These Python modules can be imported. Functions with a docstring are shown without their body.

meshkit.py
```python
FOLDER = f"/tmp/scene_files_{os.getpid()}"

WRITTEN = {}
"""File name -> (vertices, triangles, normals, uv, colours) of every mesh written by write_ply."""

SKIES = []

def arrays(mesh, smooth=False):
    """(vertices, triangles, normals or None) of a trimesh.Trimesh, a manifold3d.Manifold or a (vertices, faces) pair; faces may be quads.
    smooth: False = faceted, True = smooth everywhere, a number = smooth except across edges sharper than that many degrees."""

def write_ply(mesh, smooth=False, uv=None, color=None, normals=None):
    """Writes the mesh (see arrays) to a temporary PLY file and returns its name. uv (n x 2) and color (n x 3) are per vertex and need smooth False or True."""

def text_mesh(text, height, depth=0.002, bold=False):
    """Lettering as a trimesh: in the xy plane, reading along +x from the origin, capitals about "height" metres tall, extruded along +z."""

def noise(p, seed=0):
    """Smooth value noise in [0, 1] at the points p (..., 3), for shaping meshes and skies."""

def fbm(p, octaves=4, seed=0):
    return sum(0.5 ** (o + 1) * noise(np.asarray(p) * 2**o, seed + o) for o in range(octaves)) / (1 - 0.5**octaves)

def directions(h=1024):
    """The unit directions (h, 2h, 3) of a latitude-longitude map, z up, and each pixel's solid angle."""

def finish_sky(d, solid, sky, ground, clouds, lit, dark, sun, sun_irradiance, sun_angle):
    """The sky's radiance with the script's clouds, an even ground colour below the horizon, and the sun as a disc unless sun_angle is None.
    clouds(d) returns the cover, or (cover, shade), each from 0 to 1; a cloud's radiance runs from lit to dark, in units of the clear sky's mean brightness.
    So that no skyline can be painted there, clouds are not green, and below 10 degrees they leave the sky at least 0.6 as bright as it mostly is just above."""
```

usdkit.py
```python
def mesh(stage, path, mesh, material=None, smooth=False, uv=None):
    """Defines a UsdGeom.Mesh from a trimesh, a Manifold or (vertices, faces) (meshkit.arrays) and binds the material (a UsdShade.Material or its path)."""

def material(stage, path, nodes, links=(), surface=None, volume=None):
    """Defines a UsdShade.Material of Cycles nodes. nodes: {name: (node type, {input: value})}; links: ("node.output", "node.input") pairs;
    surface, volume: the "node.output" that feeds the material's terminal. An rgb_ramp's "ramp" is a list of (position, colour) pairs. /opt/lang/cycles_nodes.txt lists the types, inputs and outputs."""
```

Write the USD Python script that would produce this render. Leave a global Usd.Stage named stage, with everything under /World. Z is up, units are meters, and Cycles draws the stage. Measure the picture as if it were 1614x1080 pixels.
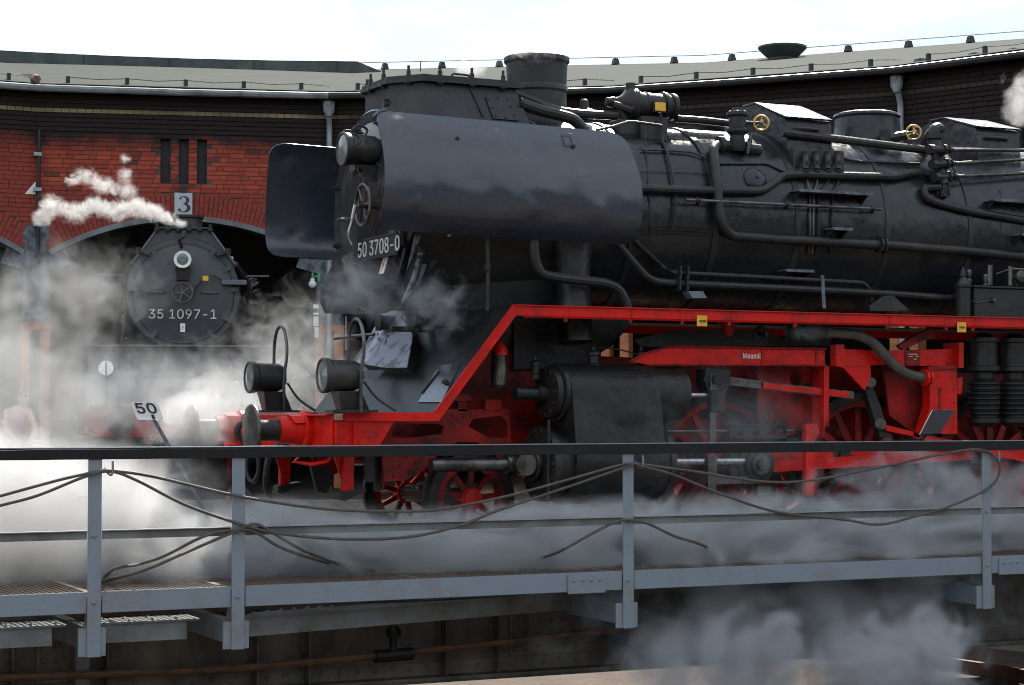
import math, random
import numpy as np, trimesh, usdkit, meshkit
from shapely.geometry import Polygon, box as sbox
from shapely.ops import unary_union
from shapely import affinity
from pxr import Usd, UsdGeom, UsdLux, UsdShade, Gf, Sdf

EXPOSURE = 1.08
SUN_ELEV, SUN_AZIM = 46.0, 36.0
SKY, SUNI = 0.10, 1.25
CLOUD, CLOUD2 = (3.5, 4.1, 4.7), (5.3, 5.5, 5.7)

stage = Usd.Stage.CreateInMemory()
UsdGeom.SetStageUpAxis(stage, 'Z'); UsdGeom.SetStageMetersPerUnit(stage, 1.0)
UsdGeom.Xform.Define(stage, '/World'); UsdGeom.Scope.Define(stage, '/World/Looks')
random.seed(7); rng = np.random.default_rng(7)
PI = math.pi

# ------------------------------------------------------------ camera
CAM = np.array([-5.42, -17.159, 1.202]); YAW, PITCH = 0.452, 0.035
WPX, HPX, FPX = 1614.0, 1080.0, 3141.5
FWD = np.array([math.sin(YAW)*math.cos(PITCH), math.cos(YAW)*math.cos(PITCH), math.sin(PITCH)])
RGT = np.array([math.cos(YAW), -math.sin(YAW), 0.0]); UPV = np.cross(RGT, FWD)
cam = UsdGeom.Camera.Define(stage, '/World/camera')
cam.CreateHorizontalApertureAttr(36.0); cam.CreateVerticalApertureAttr(36.0*685/1024)
cam.CreateFocalLengthAttr(36.0*FPX/WPX); cam.CreateClippingRangeAttr(Gf.Vec2f(0.1, 2000))
cam.AddTransformOp().Set(Gf.Matrix4d(*RGT, 0, *UPV, 0, *(-FWD), 0, *CAM, 1))
cam.CreateExposureAttr(EXPOSURE)
# ------------------------------------------------------------ sky and sun
SUN_EL, SUN_AZ = math.radians(SUN_ELEV), math.radians(SUN_AZIM)       # azimuth = atan2(x, y) towards the sun
sd = np.array([math.sin(SUN_AZ)*math.cos(SUN_EL), math.cos(SUN_AZ)*math.cos(SUN_EL), math.sin(SUN_EL)])
mat = lambda name, nodes, links=(), surface=None, volume=None: usdkit.material(stage, '/World/Looks/'+name, nodes, links, surface, volume)
sky_m = mat('sky', {
    'sky': ('sky_texture', {'sky_type': 'single_scattering', 'sun_disc': False, 'sun_elevation': SUN_EL, 'sun_rotation': SUN_AZ, 'air_density': 1.0, 'aerosol_density': 0.6}),
    'tc': ('texture_coordinate', {}), 'mp': ('mapping', {'scale': (1.6, 1.6, 5.0)}),
    'n': ('noise_texture', {'scale': 1.7, 'detail': 6, 'roughness': .6}),
    'r': ('rgb_ramp', {'ramp': [(0.33, (.1, .1, .1)), (0.58, (1, 1, 1))]}),
    'bw': ('rgb_to_bw', {}),
    'n2': ('noise_texture', {'scale': 2.6, 'detail': 7, 'roughness': .6, 'distortion': .6}), 'r2': ('rgb_ramp', {'ramp': [(0.38, CLOUD), (0.6, CLOUD2)]}),
    'mx': ('mix', {}),
    'bg': ('background_shader', {'strength': SKY})},
    [('tc.generated', 'mp.vector'), ('mp.vector', 'n.vector'), ('n.fac', 'r.fac'), ('r.color', 'bw.color'), ('bw.val', 'mx.fac'), ('mp.vector', 'n2.vector'), ('n2.fac', 'r2.fac'), ('r2.color', 'mx.color2'), ('sky.color', 'mx.color1'), ('mx.color', 'bg.color')], surface='bg.background')
dome = UsdLux.DomeLight.Define(stage, '/World/sky'); dome.CreateIntensityAttr(1.0)
UsdShade.MaterialBindingAPI.Apply(dome.GetPrim()).Bind(sky_m)
sun = UsdLux.DistantLight.Define(stage, '/World/sun'); sun.CreateIntensityAttr(SUNI); sun.CreateAngleAttr(0.53)
sun.CreateNormalizeAttr(True); sun.CreateColorAttr(Gf.Vec3f(1.0, 0.95, 0.87))
zx = np.cross([0, 0, 1.0], sd); zx /= np.linalg.norm(zx); zy = np.cross(sd, zx)
sun.AddTransformOp().Set(Gf.Matrix4d(*zx, 0, *zy, 0, *sd, 0, 0, 0, 40, 1))

def project(P):
    q = np.asarray(P, float)-CAM; return WPX/2+FPX*(q@RGT)/(q@FWD), HPX/2-FPX*(q@UPV)/(q@FWD)
# ------------------------------------------------------------ naming helpers
used = {}
def numbered(path):
    k = used.get(path, 0); used[path] = k+1
    return path if k == 0 else f'{path}_{k:03d}'
def tag(prim, label=None, cat=None, group=None, kind=None):
    for k, v in (('label', label), ('category', cat), ('group', group), ('kind', kind)):
        if v: prim.SetCustomDataByKey(k, v)
    return prim
def thing(name, label, cat, loc=(0, 0, 0), rotz=0, group=None):
    x = UsdGeom.Xform.Define(stage, numbered('/World/'+name))
    if any(loc): x.AddTranslateOp().Set(Gf.Vec3d(*map(float, loc)))
    if rotz: x.AddRotateZOp().Set(math.degrees(rotz))
    return tag(x.GetPrim(), label, cat, group)
SPLIT = {'step_hangers': 'step_hanger', 'axle_block': 'axle_block', 'lettering': 'letter', 'figures': 'figure', 'wire_holder': 'wire_holder', 'ridge_holder': 'ridge_holder', 'window_bars': 'window_bar',
    'spokes': 'spoke', 'column_foot': 'column_foot', 'plate_border': 'border_strip', 'beam_rib': 'beam_rib', 'splice_plate': 'splice_plate', 'cladding_seam': 'cladding_seam', 'beam_edge': 'beam_edge', 'frame': 'frame_plate', 'lantern_seam': 'lantern_seam',
    'tread_bracket': 'tread_bracket', 'plate_lines': 'text_line', 'vent_recess': 'vent_recess', 'box_edge': 'box_edge', 'deck_plate': 'deck_plate', 'plate_screw': 'plate_screw', 'deflector_bracket': 'deflector_bracket', 'cover_bolt': 'cover_bolt', 'saddle_angle': 'saddle_angle', 'beam_writing': 'letter', 'sunglasses': 'sunglasses_piece', 'lubricator_crank': 'lubricator_fitting'}
def obj(name, mesh, m, parent=None, smooth=30, label=None, kind=None, cat=None, group=None, offset=None):
    if isinstance(mesh, (list,)): mesh = cat_(mesh)
    if name in SPLIT:
        g = trimesh.Trimesh(mesh.vertices, mesh.faces, process=True).split(only_watertight=False); p = None
        if len(g) > 1:
            for q in g: p = usdkit.mesh(stage, numbered((str(parent.GetPath()) if parent is not None else '/World')+'/'+SPLIT[name]), q, m, smooth=smooth).GetPrim()
            return p
    if offset is not None:
        mesh = mesh.copy(); mesh.apply_translation(-np.asarray(offset, float))
    base = str(parent.GetPath()) if parent is not None else '/World'
    p = usdkit.mesh(stage, numbered(base+'/'+name), mesh, m, smooth=smooth).GetPrim()
    return tag(p, label, cat, group, kind)
def copy_of(root, loc, rotz, label=None, group=None):
    was = root.GetCustomData()
    r = thing(root.GetName().rstrip('0123456789').rstrip('_'), label or was['label'], was['category'], loc, rotz, group or was.get('group'))
    r.GetReferences().AddInternalReference(root.GetPath()); r.SetInstanceable(True)
    return r

# ------------------------------------------------------------ mesh helpers
def cat_(ms): return trimesh.util.concatenate([m for m in ms if m is not None])
def bx(x0, x1, y0, y1, z0, z1, c=0.0):
    x0, x1 = sorted((x0, x1)); y0, y1 = sorted((y0, y1)); z0, z1 = sorted((z0, z1))
    if c <= 0:
        m = trimesh.creation.box((x1-x0, y1-y0, z1-z0)); m.apply_translation(((x0+x1)/2, (y0+y1)/2, (z0+z1)/2)); return m
    c = min(c, .45*(x1-x0), .45*(y1-y0), .45*(z1-z0)); P = []
    for X, sx in ((x0, 1), (x1, -1)):
        for Y, sy in ((y0, 1), (y1, -1)):
            for Z, sz in ((z0, 1), (z1, -1)):
                P += [(X, Y+sy*c, Z+sz*c), (X+sx*c, Y, Z+sz*c), (X+sx*c, Y+sy*c, Z)]
    return trimesh.Trimesh(P).convex_hull
def hull(P): return trimesh.Trimesh(np.asarray(P, float)).convex_hull
def frame_of(d):
    d = np.asarray(d, float); d = d/np.linalg.norm(d)
    a = np.cross(d, [0, 0, 1.0] if abs(d[2]) < .9 else [1.0, 0, 0]); a /= np.linalg.norm(a)
    return d, a, np.cross(d, a)
def lathe(prof, o, axis=(1, 0, 0), seg=32, hollow=False):
    """prof: (distance along axis, radius) pairs"""
    d, a, b = frame_of(axis); o = np.asarray(o, float); t = np.arange(seg)*2*PI/seg
    ring = np.cos(t)[:, None]*a+np.sin(t)[:, None]*b
    V = np.concatenate([o+h*d+max(r, 1e-4)*ring for h, r in prof]); n = len(prof); F = []
    for i in range(n-1):
        for j in range(seg):
            k = (j+1) % seg; F += [(i*seg+j, i*seg+k, (i+1)*seg+k), (i*seg+j, (i+1)*seg+k, (i+1)*seg+j)]
    if not hollow: V = np.vstack([V, o+prof[0][0]*d, o+prof[-1][0]*d]); c0, c1 = n*seg, n*seg+1
    for j in range(seg):
        k = (j+1) % seg
        if hollow: F += [((n-1)*seg+j, (n-1)*seg+k, k), ((n-1)*seg+j, k, j)]
        else: F += [(c0, k, j), (c1, (n-1)*seg+j, (n-1)*seg+k)]
    m = trimesh.Trimesh(V, F, process=False); m.fix_normals(); return m
def cyl(p0, p1, r, r1=None, seg=16, c=0.0):
    p0, p1 = np.asarray(p0, float), np.asarray(p1, float); L = np.linalg.norm(p1-p0); r1 = r if r1 is None else r1
    pr = [(0, r), (L, r1)] if c <= 0 else [(0, r-c), (c, r), (L-c, r1), (L, r1-c)]
    return lathe(pr, p0, p1-p0, seg)
def smooth_path(P, n=6):
    P = np.asarray(P, float)
    if len(P) < 3: return P
    Q = np.vstack([2*P[0]-P[1], P, 2*P[-1]-P[-2]]); out = []
    for i in range(1, len(Q)-2):
        for t in np.linspace(0, 1, n, endpoint=False):
            out.append(.5*((2*Q[i])+(-Q[i-1]+Q[i+1])*t+(2*Q[i-1]-5*Q[i]+4*Q[i+1]-Q[i+2])*t*t+(-Q[i-1]+3*Q[i]-3*Q[i+1]+Q[i+2])*t**3))
    return np.array(out+[P[-1]])
def fillet(P, r):
    """polyline with rounded corners of about radius r"""
    P = [np.asarray(p, float) for p in P]; out = [P[0]]
    for i in range(1, len(P)-1):
        a, b = P[i-1]-P[i], P[i+1]-P[i]; la, lb = np.linalg.norm(a), np.linalg.norm(b)
        k = min(r, .45*la, .45*lb); s, e = P[i]+a/la*k, P[i]+b/lb*k
        for t in np.linspace(0, 1, 6): out.append((1-t)**2*s+2*t*(1-t)*P[i]+t*t*e)
    return np.array(out+[P[-1]])
def tube(P, r, sides=10, closed=False):
    P = np.asarray(P, float); n = len(P)
    if closed:
        T = np.roll(P, -1, 0)-np.roll(P, 1, 0)
    else: T = np.gradient(P, axis=0)
    T /= np.linalg.norm(T, axis=1, keepdims=True)+1e-12
    a = frame_of(T[0])[1]; A = []
    for t in T:
        a = a-t*(a@t); a /= np.linalg.norm(a)+1e-12; A.append(a)
    A = np.array(A); B = np.cross(T, A); ang = np.arange(sides)*2*PI/sides
    R = np.broadcast_to(r, (n,))
    V = P[:, None]+R[:, None, None]*(np.cos(ang)[None, :, None]*A[:, None]+np.sin(ang)[None, :, None]*B[:, None]); V = V.reshape(-1, 3)
    F = []; m = n if closed else n-1
    for i in range(m):
        for j in range(sides):
            k = (j+1) % sides; p, q = i*sides, ((i+1) % n)*sides; F += [(p+j, p+k, q+k), (p+j, q+k, q+j)]
    if not closed:
        V = np.vstack([V, P[0], P[-1]])
        for j in range(sides):
            k = (j+1) % sides; F += [(len(V)-2, k, j), (len(V)-1, (n-1)*sides+j, (n-1)*sides+k)]
    t = trimesh.Trimesh(V, F, process=False); t.fix_normals(); return t
def ring(o, axis, R, r, n=28, sides=8):
    d, a, b = frame_of(axis); t = np.arange(n)*2*PI/n
    return tube(np.asarray(o, float)+R*(np.cos(t)[:, None]*a+np.sin(t)[:, None]*b), r, sides, True)
def extr(poly, f0, f1, to3):
    """extrudes a shapely polygon (or points) from depth f0 to f1; to3(u, v, depth) gives a point"""
    if not hasattr(poly, 'exterior') and not hasattr(poly, 'geoms'): poly = Polygon(poly)
    ms = []
    for g in getattr(poly, 'geoms', [poly]):
        if g.is_empty: continue
        m = trimesh.creation.extrude_polygon(g.buffer(0), 1.0, engine='earcut'); v = m.vertices
        m.vertices = np.array([to3(x, y, f0+(f1-f0)*z) for x, y, z in v]); m.fix_normals(); ms.append(m)
    return cat_(ms)
XZ = lambda u, v, d: (u, d, v)          # a plate in the side plane of the engine
YZ = lambda u, v, d: (d, u, v)          # a plate across the engine
XY = lambda u, v, d: (u, v, d)
def rivet(p, n, r=.014, k=5):
    d, a, b = frame_of(n); p = np.asarray(p, float); t = np.arange(k)*2*PI/k
    V = np.vstack([p+r*(np.cos(t)[:, None]*a+np.sin(t)[:, None]*b), p+r*.45*d+.6*r*(np.cos(t)[:, None]*a+np.sin(t)[:, None]*b), p+r*.62*d]); F = []
    for j in range(k):
        q = (j+1) % k; F += [(j, q, k+q), (j, k+q, k+j), (k+j, k+q, 2*k)]
    return trimesh.Trimesh(V, F, process=False)
def text(s, height, depth, o, ex, ey, bold=False, center=True, wide=1.0):
    m = meshkit.text_mesh(s, height, depth, bold); v = np.array(m.vertices); v[:, 0] *= wide
    if center: v[:, 0] -= (v[:, 0].min()+v[:, 0].max())/2; v[:, 1] -= (v[:, 1].min()+v[:, 1].max())/2
    ex, ey = np.asarray(ex, float), np.asarray(ey, float); ez = np.cross(ex, ey)
    m.vertices = np.asarray(o, float)+v[:, :1]*ex+v[:, 1:2]*ey+v[:, 2:3]*ez; return m
def ray(px, py):
    d = FWD+(px-WPX/2)/FPX*RGT-(py-HPX/2)/FPX*UPV; return d
def U(px, py, Y):
    """the point of the plane Y = const that the photograph shows there"""
    d = ray(px, py); return CAM+d*((Y-CAM[1])/d[1])
def UX(px, py, X):
    d = ray(px, py); return CAM+d*((X-CAM[0])/d[0])
def UZ(px, py, z):
    d = ray(px, py); return CAM+d*((z-CAM[2])/d[2])
def UC(px, py, R, zc=3.08, Y0=0.0):
    """the point on a cylinder of radius R along the engine's axis"""
    d = ray(px, py); oy, oz = CAM[1]-Y0, CAM[2]-zc; a = d[1]**2+d[2]**2; b = oy*d[1]+oz*d[2]; c = oy*oy+oz*oz-R*R
    q = b*b-a*c; t = (-b-math.sqrt(max(q, 0)))/a; return CAM+d*t
def UD(px, py, depth):
    d = ray(px, py); return CAM+d*depth
# ------------------------------------------------------------ materials
def paint(name, c, rough=.45, dirt=(.05, .045, .04), amount=.5, scale=3.0, bump=.15, bscale=14, metal=0.0, rvar=.2, spec=.5, dents=0.0, streak=1.0, coat=0.0, lo=.45, hi=.7):
    """paint or metal with uneven dirt, gloss and fine relief"""
    nodes = {'g': ('geometry', {}), 'ms': ('mapping', {'scale': (1, 1, 1/streak)}),
        'n': ('noise_texture', {'scale': scale, 'detail': 7, 'roughness': .65}),
        'r': ('map_range', {'from_min': lo, 'from_max': hi, 'to_min': 0.0, 'to_max': amount, 'clamp': True}),
        'mx': ('mix', {'color1': c, 'color2': dirt}),
        'n2': ('noise_texture', {'scale': bscale, 'detail': 5, 'roughness': .6}),
        'rr': ('map_range', {'from_min': .3, 'from_max': .7, 'to_min': rough-rvar*.5, 'to_max': rough+rvar*.5, 'clamp': True}),
        'b': ('bump', {'strength': bump, 'distance': .02}),
        'p': ('principled_bsdf', {'metallic': metal, 'specular_ior_level': spec, 'coat_weight': coat, 'coat_roughness': .15})}
    links = [('g.position', 'ms.vector'), ('ms.vector', 'n.vector'), ('g.position', 'n2.vector'), ('n.fac', 'r.value'), ('r.result', 'mx.fac'), ('mx.color', 'p.base_color'),
        ('n2.fac', 'rr.value'), ('rr.result', 'p.roughness'), ('n2.fac', 'b.height'), ('b.normal', 'p.normal')]
    if dents:
        nodes['n3'] = ('noise_texture', {'scale': 2.2, 'detail': 2, 'roughness': .5}); nodes['b3'] = ('bump', {'strength': dents, 'distance': .12})
        links += [('g.position', 'n3.vector'), ('n3.fac', 'b3.height'), ('b3.normal', 'b.normal')]
    return mat(name, nodes, links, surface='p.BSDF')
BLACK = paint('black_paint', (.009, .009, .010), .38, (.055, .05, .042), .55, 2.2, .25, 18, rvar=.3)
BOILER = paint('boiler_cladding', (.007, .008, .009), .25, (.021, .019, .016), .5, 1.6, .18, 16, rvar=.25, dents=.25, streak=2.5)
SMOKEBOX = paint('smokebox_black', (.010, .010, .0095), .5, (.036, .033, .027), .6, 2.5, .3, 20, rvar=.25)
SHEET = paint('deflector_sheet', (.013, .017, .024), .26, (.03, .027, .023), .35, 2.0, .05, 18, rvar=.1, dents=.08, spec=1.0)
CASING = paint('oily_cylinder_casing', (.007, .007, .0072), .34, (.022, .02, .017), .7, 3.0, .2, 14, rvar=.3, dents=.5, spec=.35)
GLOSS = paint('glossy_black_plate', (.012, .012, .013), .24, (.045, .04, .034), .6, 5.0, .15, 22, rvar=.25, lo=.5, hi=.62)
APRON = paint('sooty_apron_plate', (.009, .009, .0095), .42, (.03, .027, .023), .6, 4.0, .06, 30, rvar=.0, lo=.5, hi=.62, spec=.4)
FRONT = paint('polished_black_front', (.012, .0125, .014), .16, (.035, .03, .026), .6, 3.5, .06, 20, rvar=.15, lo=.5, hi=.6, spec=1.0)
RED = paint('red_paint', (.62, .010, .005), .36, (.028, .014, .011), .75, 3.6, .2, 22, rvar=.25, spec=.3, lo=.47, hi=.76)
REDD = paint('dirty_red_paint', (.38, .009, .006), .5, (.014, .011, .010), .95, 3.2, .2, 22, rvar=.2, spec=.3, lo=.36, hi=.66)
STEEL = paint('oily_steel', (.16, .15, .14), .35, (.03, .027, .024), .8, 6, .1, 30, metal=.9, lo=.4, hi=.65)
BRIGHT = paint('bright_steel', (.5, .5, .5), .28, (.1, .09, .08), .5, 8, .05, 30, metal=1.0)
IRON = paint('dark_iron', (.013, .0125, .012), .42, (.036, .031, .026), .6, 5, .25, 30, metal=.2)
BRASS = paint('brass', (.55, .36, .14), .32, (.12, .08, .04), .5, 12, .1, 40, metal=1.0)
YELLOW = paint('yellow_enamel', (.75, .42, .02), .4, (.2, .12, .03), .4, 14, .05, 40)
WHITE = paint('white_enamel', (.78, .78, .76), .4, (.4, .38, .34), .5, 12, .05, 40)
LETTER = paint('cast_letters', (.55, .54, .5), .45, (.2, .19, .17), .6, 14, .05, 60)
REDTXT = paint('red_print', (.6, .03, .03), .5, amount=.1)
BLKTXT = paint('black_print', (.02, .02, .02), .5, amount=.1)
GREY = paint('bridge_grey_paint', (.18, .215, .25), .48, (.16, .13, .1), .6, 4, .2, 30, lo=.52, hi=.75)
GREYD = paint('old_grey_green_paint', (.17, .19, .19), .55, (.07, .06, .05), .8, 3, .2, 30, lo=.4, hi=.66)
RAILBLK = paint('handrail_dark_paint', (.007, .007, .008), .5, (.02, .018, .016), .5, 5, .2, 40, spec=.25)
GIRDER = paint('sooty_girder', (.19, .175, .145), .6, (.05, .043, .035), .85, 2.2, .25, 26, lo=.36, hi=.62, streak=3)
RUST = paint('rusty_iron', (.17, .085, .045), .75, (.06, .035, .022), .8, 7, .3, 40, lo=.4, hi=.65)
GRATE = paint('rusty_grating', (.15, .105, .075), .7, (.06, .045, .035), .7, 8, .2, 60)
CABLE = paint('rubber_cable', (.06, .05, .04), .6, (.14, .12, .1), .5, 10, .1, 40)
ORANGE = paint('orange_column_paint', (.46, .15, .05), .6, (.16, .07, .035), .7, 5, .25, 30, lo=.42, hi=.68)
COLGREY = paint('weathered_column_grey', (.13, .16, .19), .6, (.03, .03, .03), .85, 7, .3, 30, lo=.42, hi=.58)
SOOTPLATE = paint('sooty_step_plate', (.2, .22, .26), .35, (.012, .012, .012), 1.0, 4.5, .15, 30, lo=.5, hi=.56)
GLASS = mat('lamp_glass', {'p': ('principled_bsdf', {'base_color': (.16, .17, .16), 'roughness': .12, 'metallic': .3})}, surface='p.BSDF')
LAMPBALL = paint('opal_glass', (.72, .78, .86), .15, amount=.1)
ROOF = mat('roofing_felt', {'g': ('geometry', {}), 'sz': ('separate_xyz', {}), 'cz': ('combine_xyz', {}),
    'n': ('noise_texture', {'scale': 1.3, 'detail': 8, 'roughness': .7}), 'r': ('rgb_ramp', {'ramp': [(.3, (.016, .025, .018)), (.55, (.026, .035, .026)), (.75, (.036, .045, .034))]}),
    'w': ('wave_texture', {'bands_direction': 'z', 'scale': 6.0, 'distortion': 1.2, 'detail': 3, 'detail_scale': 1.5}), 'mw': ('map_range', {'to_min': .72, 'to_max': 1.08}),
    'm': ('mix', {'mix_type': 'multiply', 'fac': 1.0}), 'b': ('bump', {'strength': .3, 'distance': .02}), 'p': ('principled_bsdf', {'roughness': .95, 'specular_ior_level': .2})},
    [('g.position', 'n.vector'), ('n.fac', 'r.fac'), ('g.position', 'w.vector'), ('w.fac', 'mw.value'), ('mw.result', 'm.color2'), ('r.color', 'm.color1'), ('m.color', 'p.base_color'), ('w.fac', 'b.height'), ('b.normal', 'p.normal')], surface='p.BSDF')
ROOFD = paint('dark_roof_cladding', (.025, .032, .03), .7, (.09, .095, .085), .5, 2, .2, 12)
ZINC = paint('zinc_sheet', (.3, .34, .36), .45, (.14, .14, .13), .6, 5, .1, 20, metal=.3)
def brickmat(name, ramp, soot=(.0035, .0034, .0032), z0=5.6, z1=6.1, isl=.13):
    """fired clay: each brick its own tone, soot that thickens up to the eaves and over the bays on the right"""
    return mat(name, {'g': ('geometry', {}), 'o': ('object_info', {}), 'a': ('math', {'math_type': 'add'}), 'f': ('math', {'math_type': 'fraction'}),
        'r': ('rgb_ramp', {'ramp': ramp}), 'n': ('noise_texture', {'scale': 30, 'detail': 4}), 'mn': ('map_range', {'to_min': .75, 'to_max': 1.2}),
        'm': ('mix', {'mix_type': 'multiply', 'fac': 1.0}),
        's': ('separate_xyz', {}), 'n2': ('noise_texture', {'scale': .9, 'detail': 6, 'roughness': .65}),
        'zr': ('map_range', {'from_min': z0, 'from_max': z1, 'to_min': 0, 'to_max': 1.25, 'clamp': True}), 'xr': ('map_range', {'from_min': 6.2, 'from_max': 9.0, 'to_min': 0, 'to_max': 1.15, 'clamp': True}),
        'ad': ('math', {'math_type': 'add'}), 'nn': ('math', {'math_type': 'multiply_add', 'value2': 1.5, 'value3': -.72}), 'ad2': ('math', {'math_type': 'add'}), 'cap': ('math', {'math_type': 'minimum', 'value2': 1.02}),
        'isl': ('math', {'math_type': 'multiply_add', 'value2': isl, 'value3': -isl/2}), 'ad3': ('math', {'math_type': 'add', 'use_clamp': True}), 'lim': ('math', {'math_type': 'minimum', 'value2': .995}),
        'mx': ('mix', {'color2': soot}), 'b': ('bump', {'strength': .35, 'distance': .01}), 'p': ('principled_bsdf', {'roughness': .85})},
        [('g.random_per_island', 'a.value1'), ('o.random', 'a.value2'), ('a.value', 'f.value1'), ('f.value', 'r.fac'), ('g.position', 'n.vector'), ('n.fac', 'mn.value'), ('r.color', 'm.color1'), ('mn.result', 'm.color2'),
         ('g.position', 's.vector'), ('s.z', 'zr.value'), ('s.x', 'xr.value'), ('zr.result', 'ad.value1'), ('xr.result', 'ad.value2'), ('g.position', 'n2.vector'), ('n2.fac', 'nn.value1'), ('ad.value', 'ad2.value1'), ('nn.value', 'ad2.value2'),
         ('f.value', 'isl.value1'), ('ad2.value', 'cap.value1'), ('cap.value', 'ad3.value1'), ('isl.value', 'ad3.value2'), ('ad3.value', 'lim.value1'), ('lim.value', 'mx.fac'), ('m.color', 'mx.color1'), ('mx.color', 'p.base_color'), ('n.fac', 'b.height'), ('b.normal', 'p.normal')], surface='p.BSDF')
BRICK = brickmat('red_brick', [(0, (.24, .034, .019)), (.3, (.34, .05, .024)), (.6, (.40, .066, .028)), (.85, (.29, .043, .024)), (.93, (.10, .03, .024)), (1, (.38, .09, .04))])
YBRICK = brickmat('yellow_brick', [(0, (.5, .36, .14)), (.4, (.42, .32, .17)), (.7, (.2, .16, .09)), (1, (.55, .42, .2))], z0=6.05, z1=6.75, isl=.9)
MORTAR = brickmat('mortar', [(0, (.07, .05, .045)), (1, (.09, .065, .055))])
def ground_mat(name, a, b, c, scale, bump=.6):
    return mat(name, {'g': ('geometry', {}), 'n': ('noise_texture', {'scale': scale, 'detail': 9, 'roughness': .7}), 'r': ('rgb_ramp', {'ramp': [(.3, a), (.5, b), (.72, c)]}),
        'v': ('voronoi_texture', {'scale': 22}), 'b': ('bump', {'strength': bump, 'distance': .03}), 'p': ('principled_bsdf', {'roughness': .9})},
        [('g.position', 'n.vector'), ('n.fac', 'r.fac'), ('r.color', 'p.base_color'), ('g.position', 'v.vector'), ('v.distance', 'b.height'), ('b.normal', 'p.normal')], surface='p.BSDF')
GROUND = ground_mat('yard_ground', (.03, .027, .023), (.055, .047, .04), (.085, .073, .06), .8)
PITF = ground_mat('pit_floor', (.035, .022, .014), (.065, .04, .024), (.11, .068, .04), 1.5, .6)
CONC = ground_mat('pit_wall_concrete', (.1, .09, .08), (.17, .15, .13), (.22, .2, .17), 2.0, .3)
INNER = paint('sooty_plaster', (.05, .047, .043), .85, (.02, .018, .016), .8, 1.2, .2, 12)
SLEEPER = paint('oak_sleeper', (.06, .045, .035), .8, (.11, .095, .08), .6, 6, .4, 30)
# ------------------------------------------------------------ ground, pit, roundhouse
C = np.array([-0.13, 0.0]); RF = 16.9; PITR = 11.4; PITZ = -1.75; GZ = -0.12; BAY = math.radians(16.95); A0 = math.radians(7.45)
A35 = math.radians(18.5); F35 = UD(283, 600, 30.2); F35[2] = 0.0
def pol(r, a, z=0.0): return np.array([C[0]+r*math.sin(a), C[1]+r*math.cos(a), z])
def angle_at(px, r, z=8.0):
    a = np.radians(np.arange(-40, 95, .1)); x = np.array([project(pol(r, t, z))[0] for t in a]); return float(a[np.argmin(np.abs(x-px))])
def struct(name, mesh, m, smooth=False, parent=None): return obj(name, mesh, m, parent, smooth=smooth, kind=None if parent else 'structure')
def annulus(r0, r1, z, n=96, a0=0, a1=2*PI):
    t = np.linspace(a0, a1, n+1); V = [pol(r, a, z) for a in t for r in (r0, r1)]; F = []
    for i in range(n): F += [(2*i, 2*i+1, 2*i+3), (2*i, 2*i+3, 2*i+2)]
    m = trimesh.Trimesh(V, F, process=False)
    if m.face_normals[0][2] < 0: m.invert()
    return m
struct('ground', cat_([annulus(PITR, 30, GZ), annulus(30, 900, GZ, 96)]), GROUND)
struct('turntable_pit_floor', annulus(0.01, PITR, PITZ), PITF)
t_ = np.linspace(0, 2*PI, 97)
pw = trimesh.Trimesh([pol(PITR+dx, a, z) for a in t_ for dx, z in ((.0, PITZ), (0, GZ+.03), (.45, GZ+.03), (.45, GZ-.05))], [f for i in range(96) for k in range(3) for f in ((4*i+k, 4*i+k+1, 4*i+k+5), (4*i+k, 4*i+k+5, 4*i+k+4))], process=False)
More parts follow.
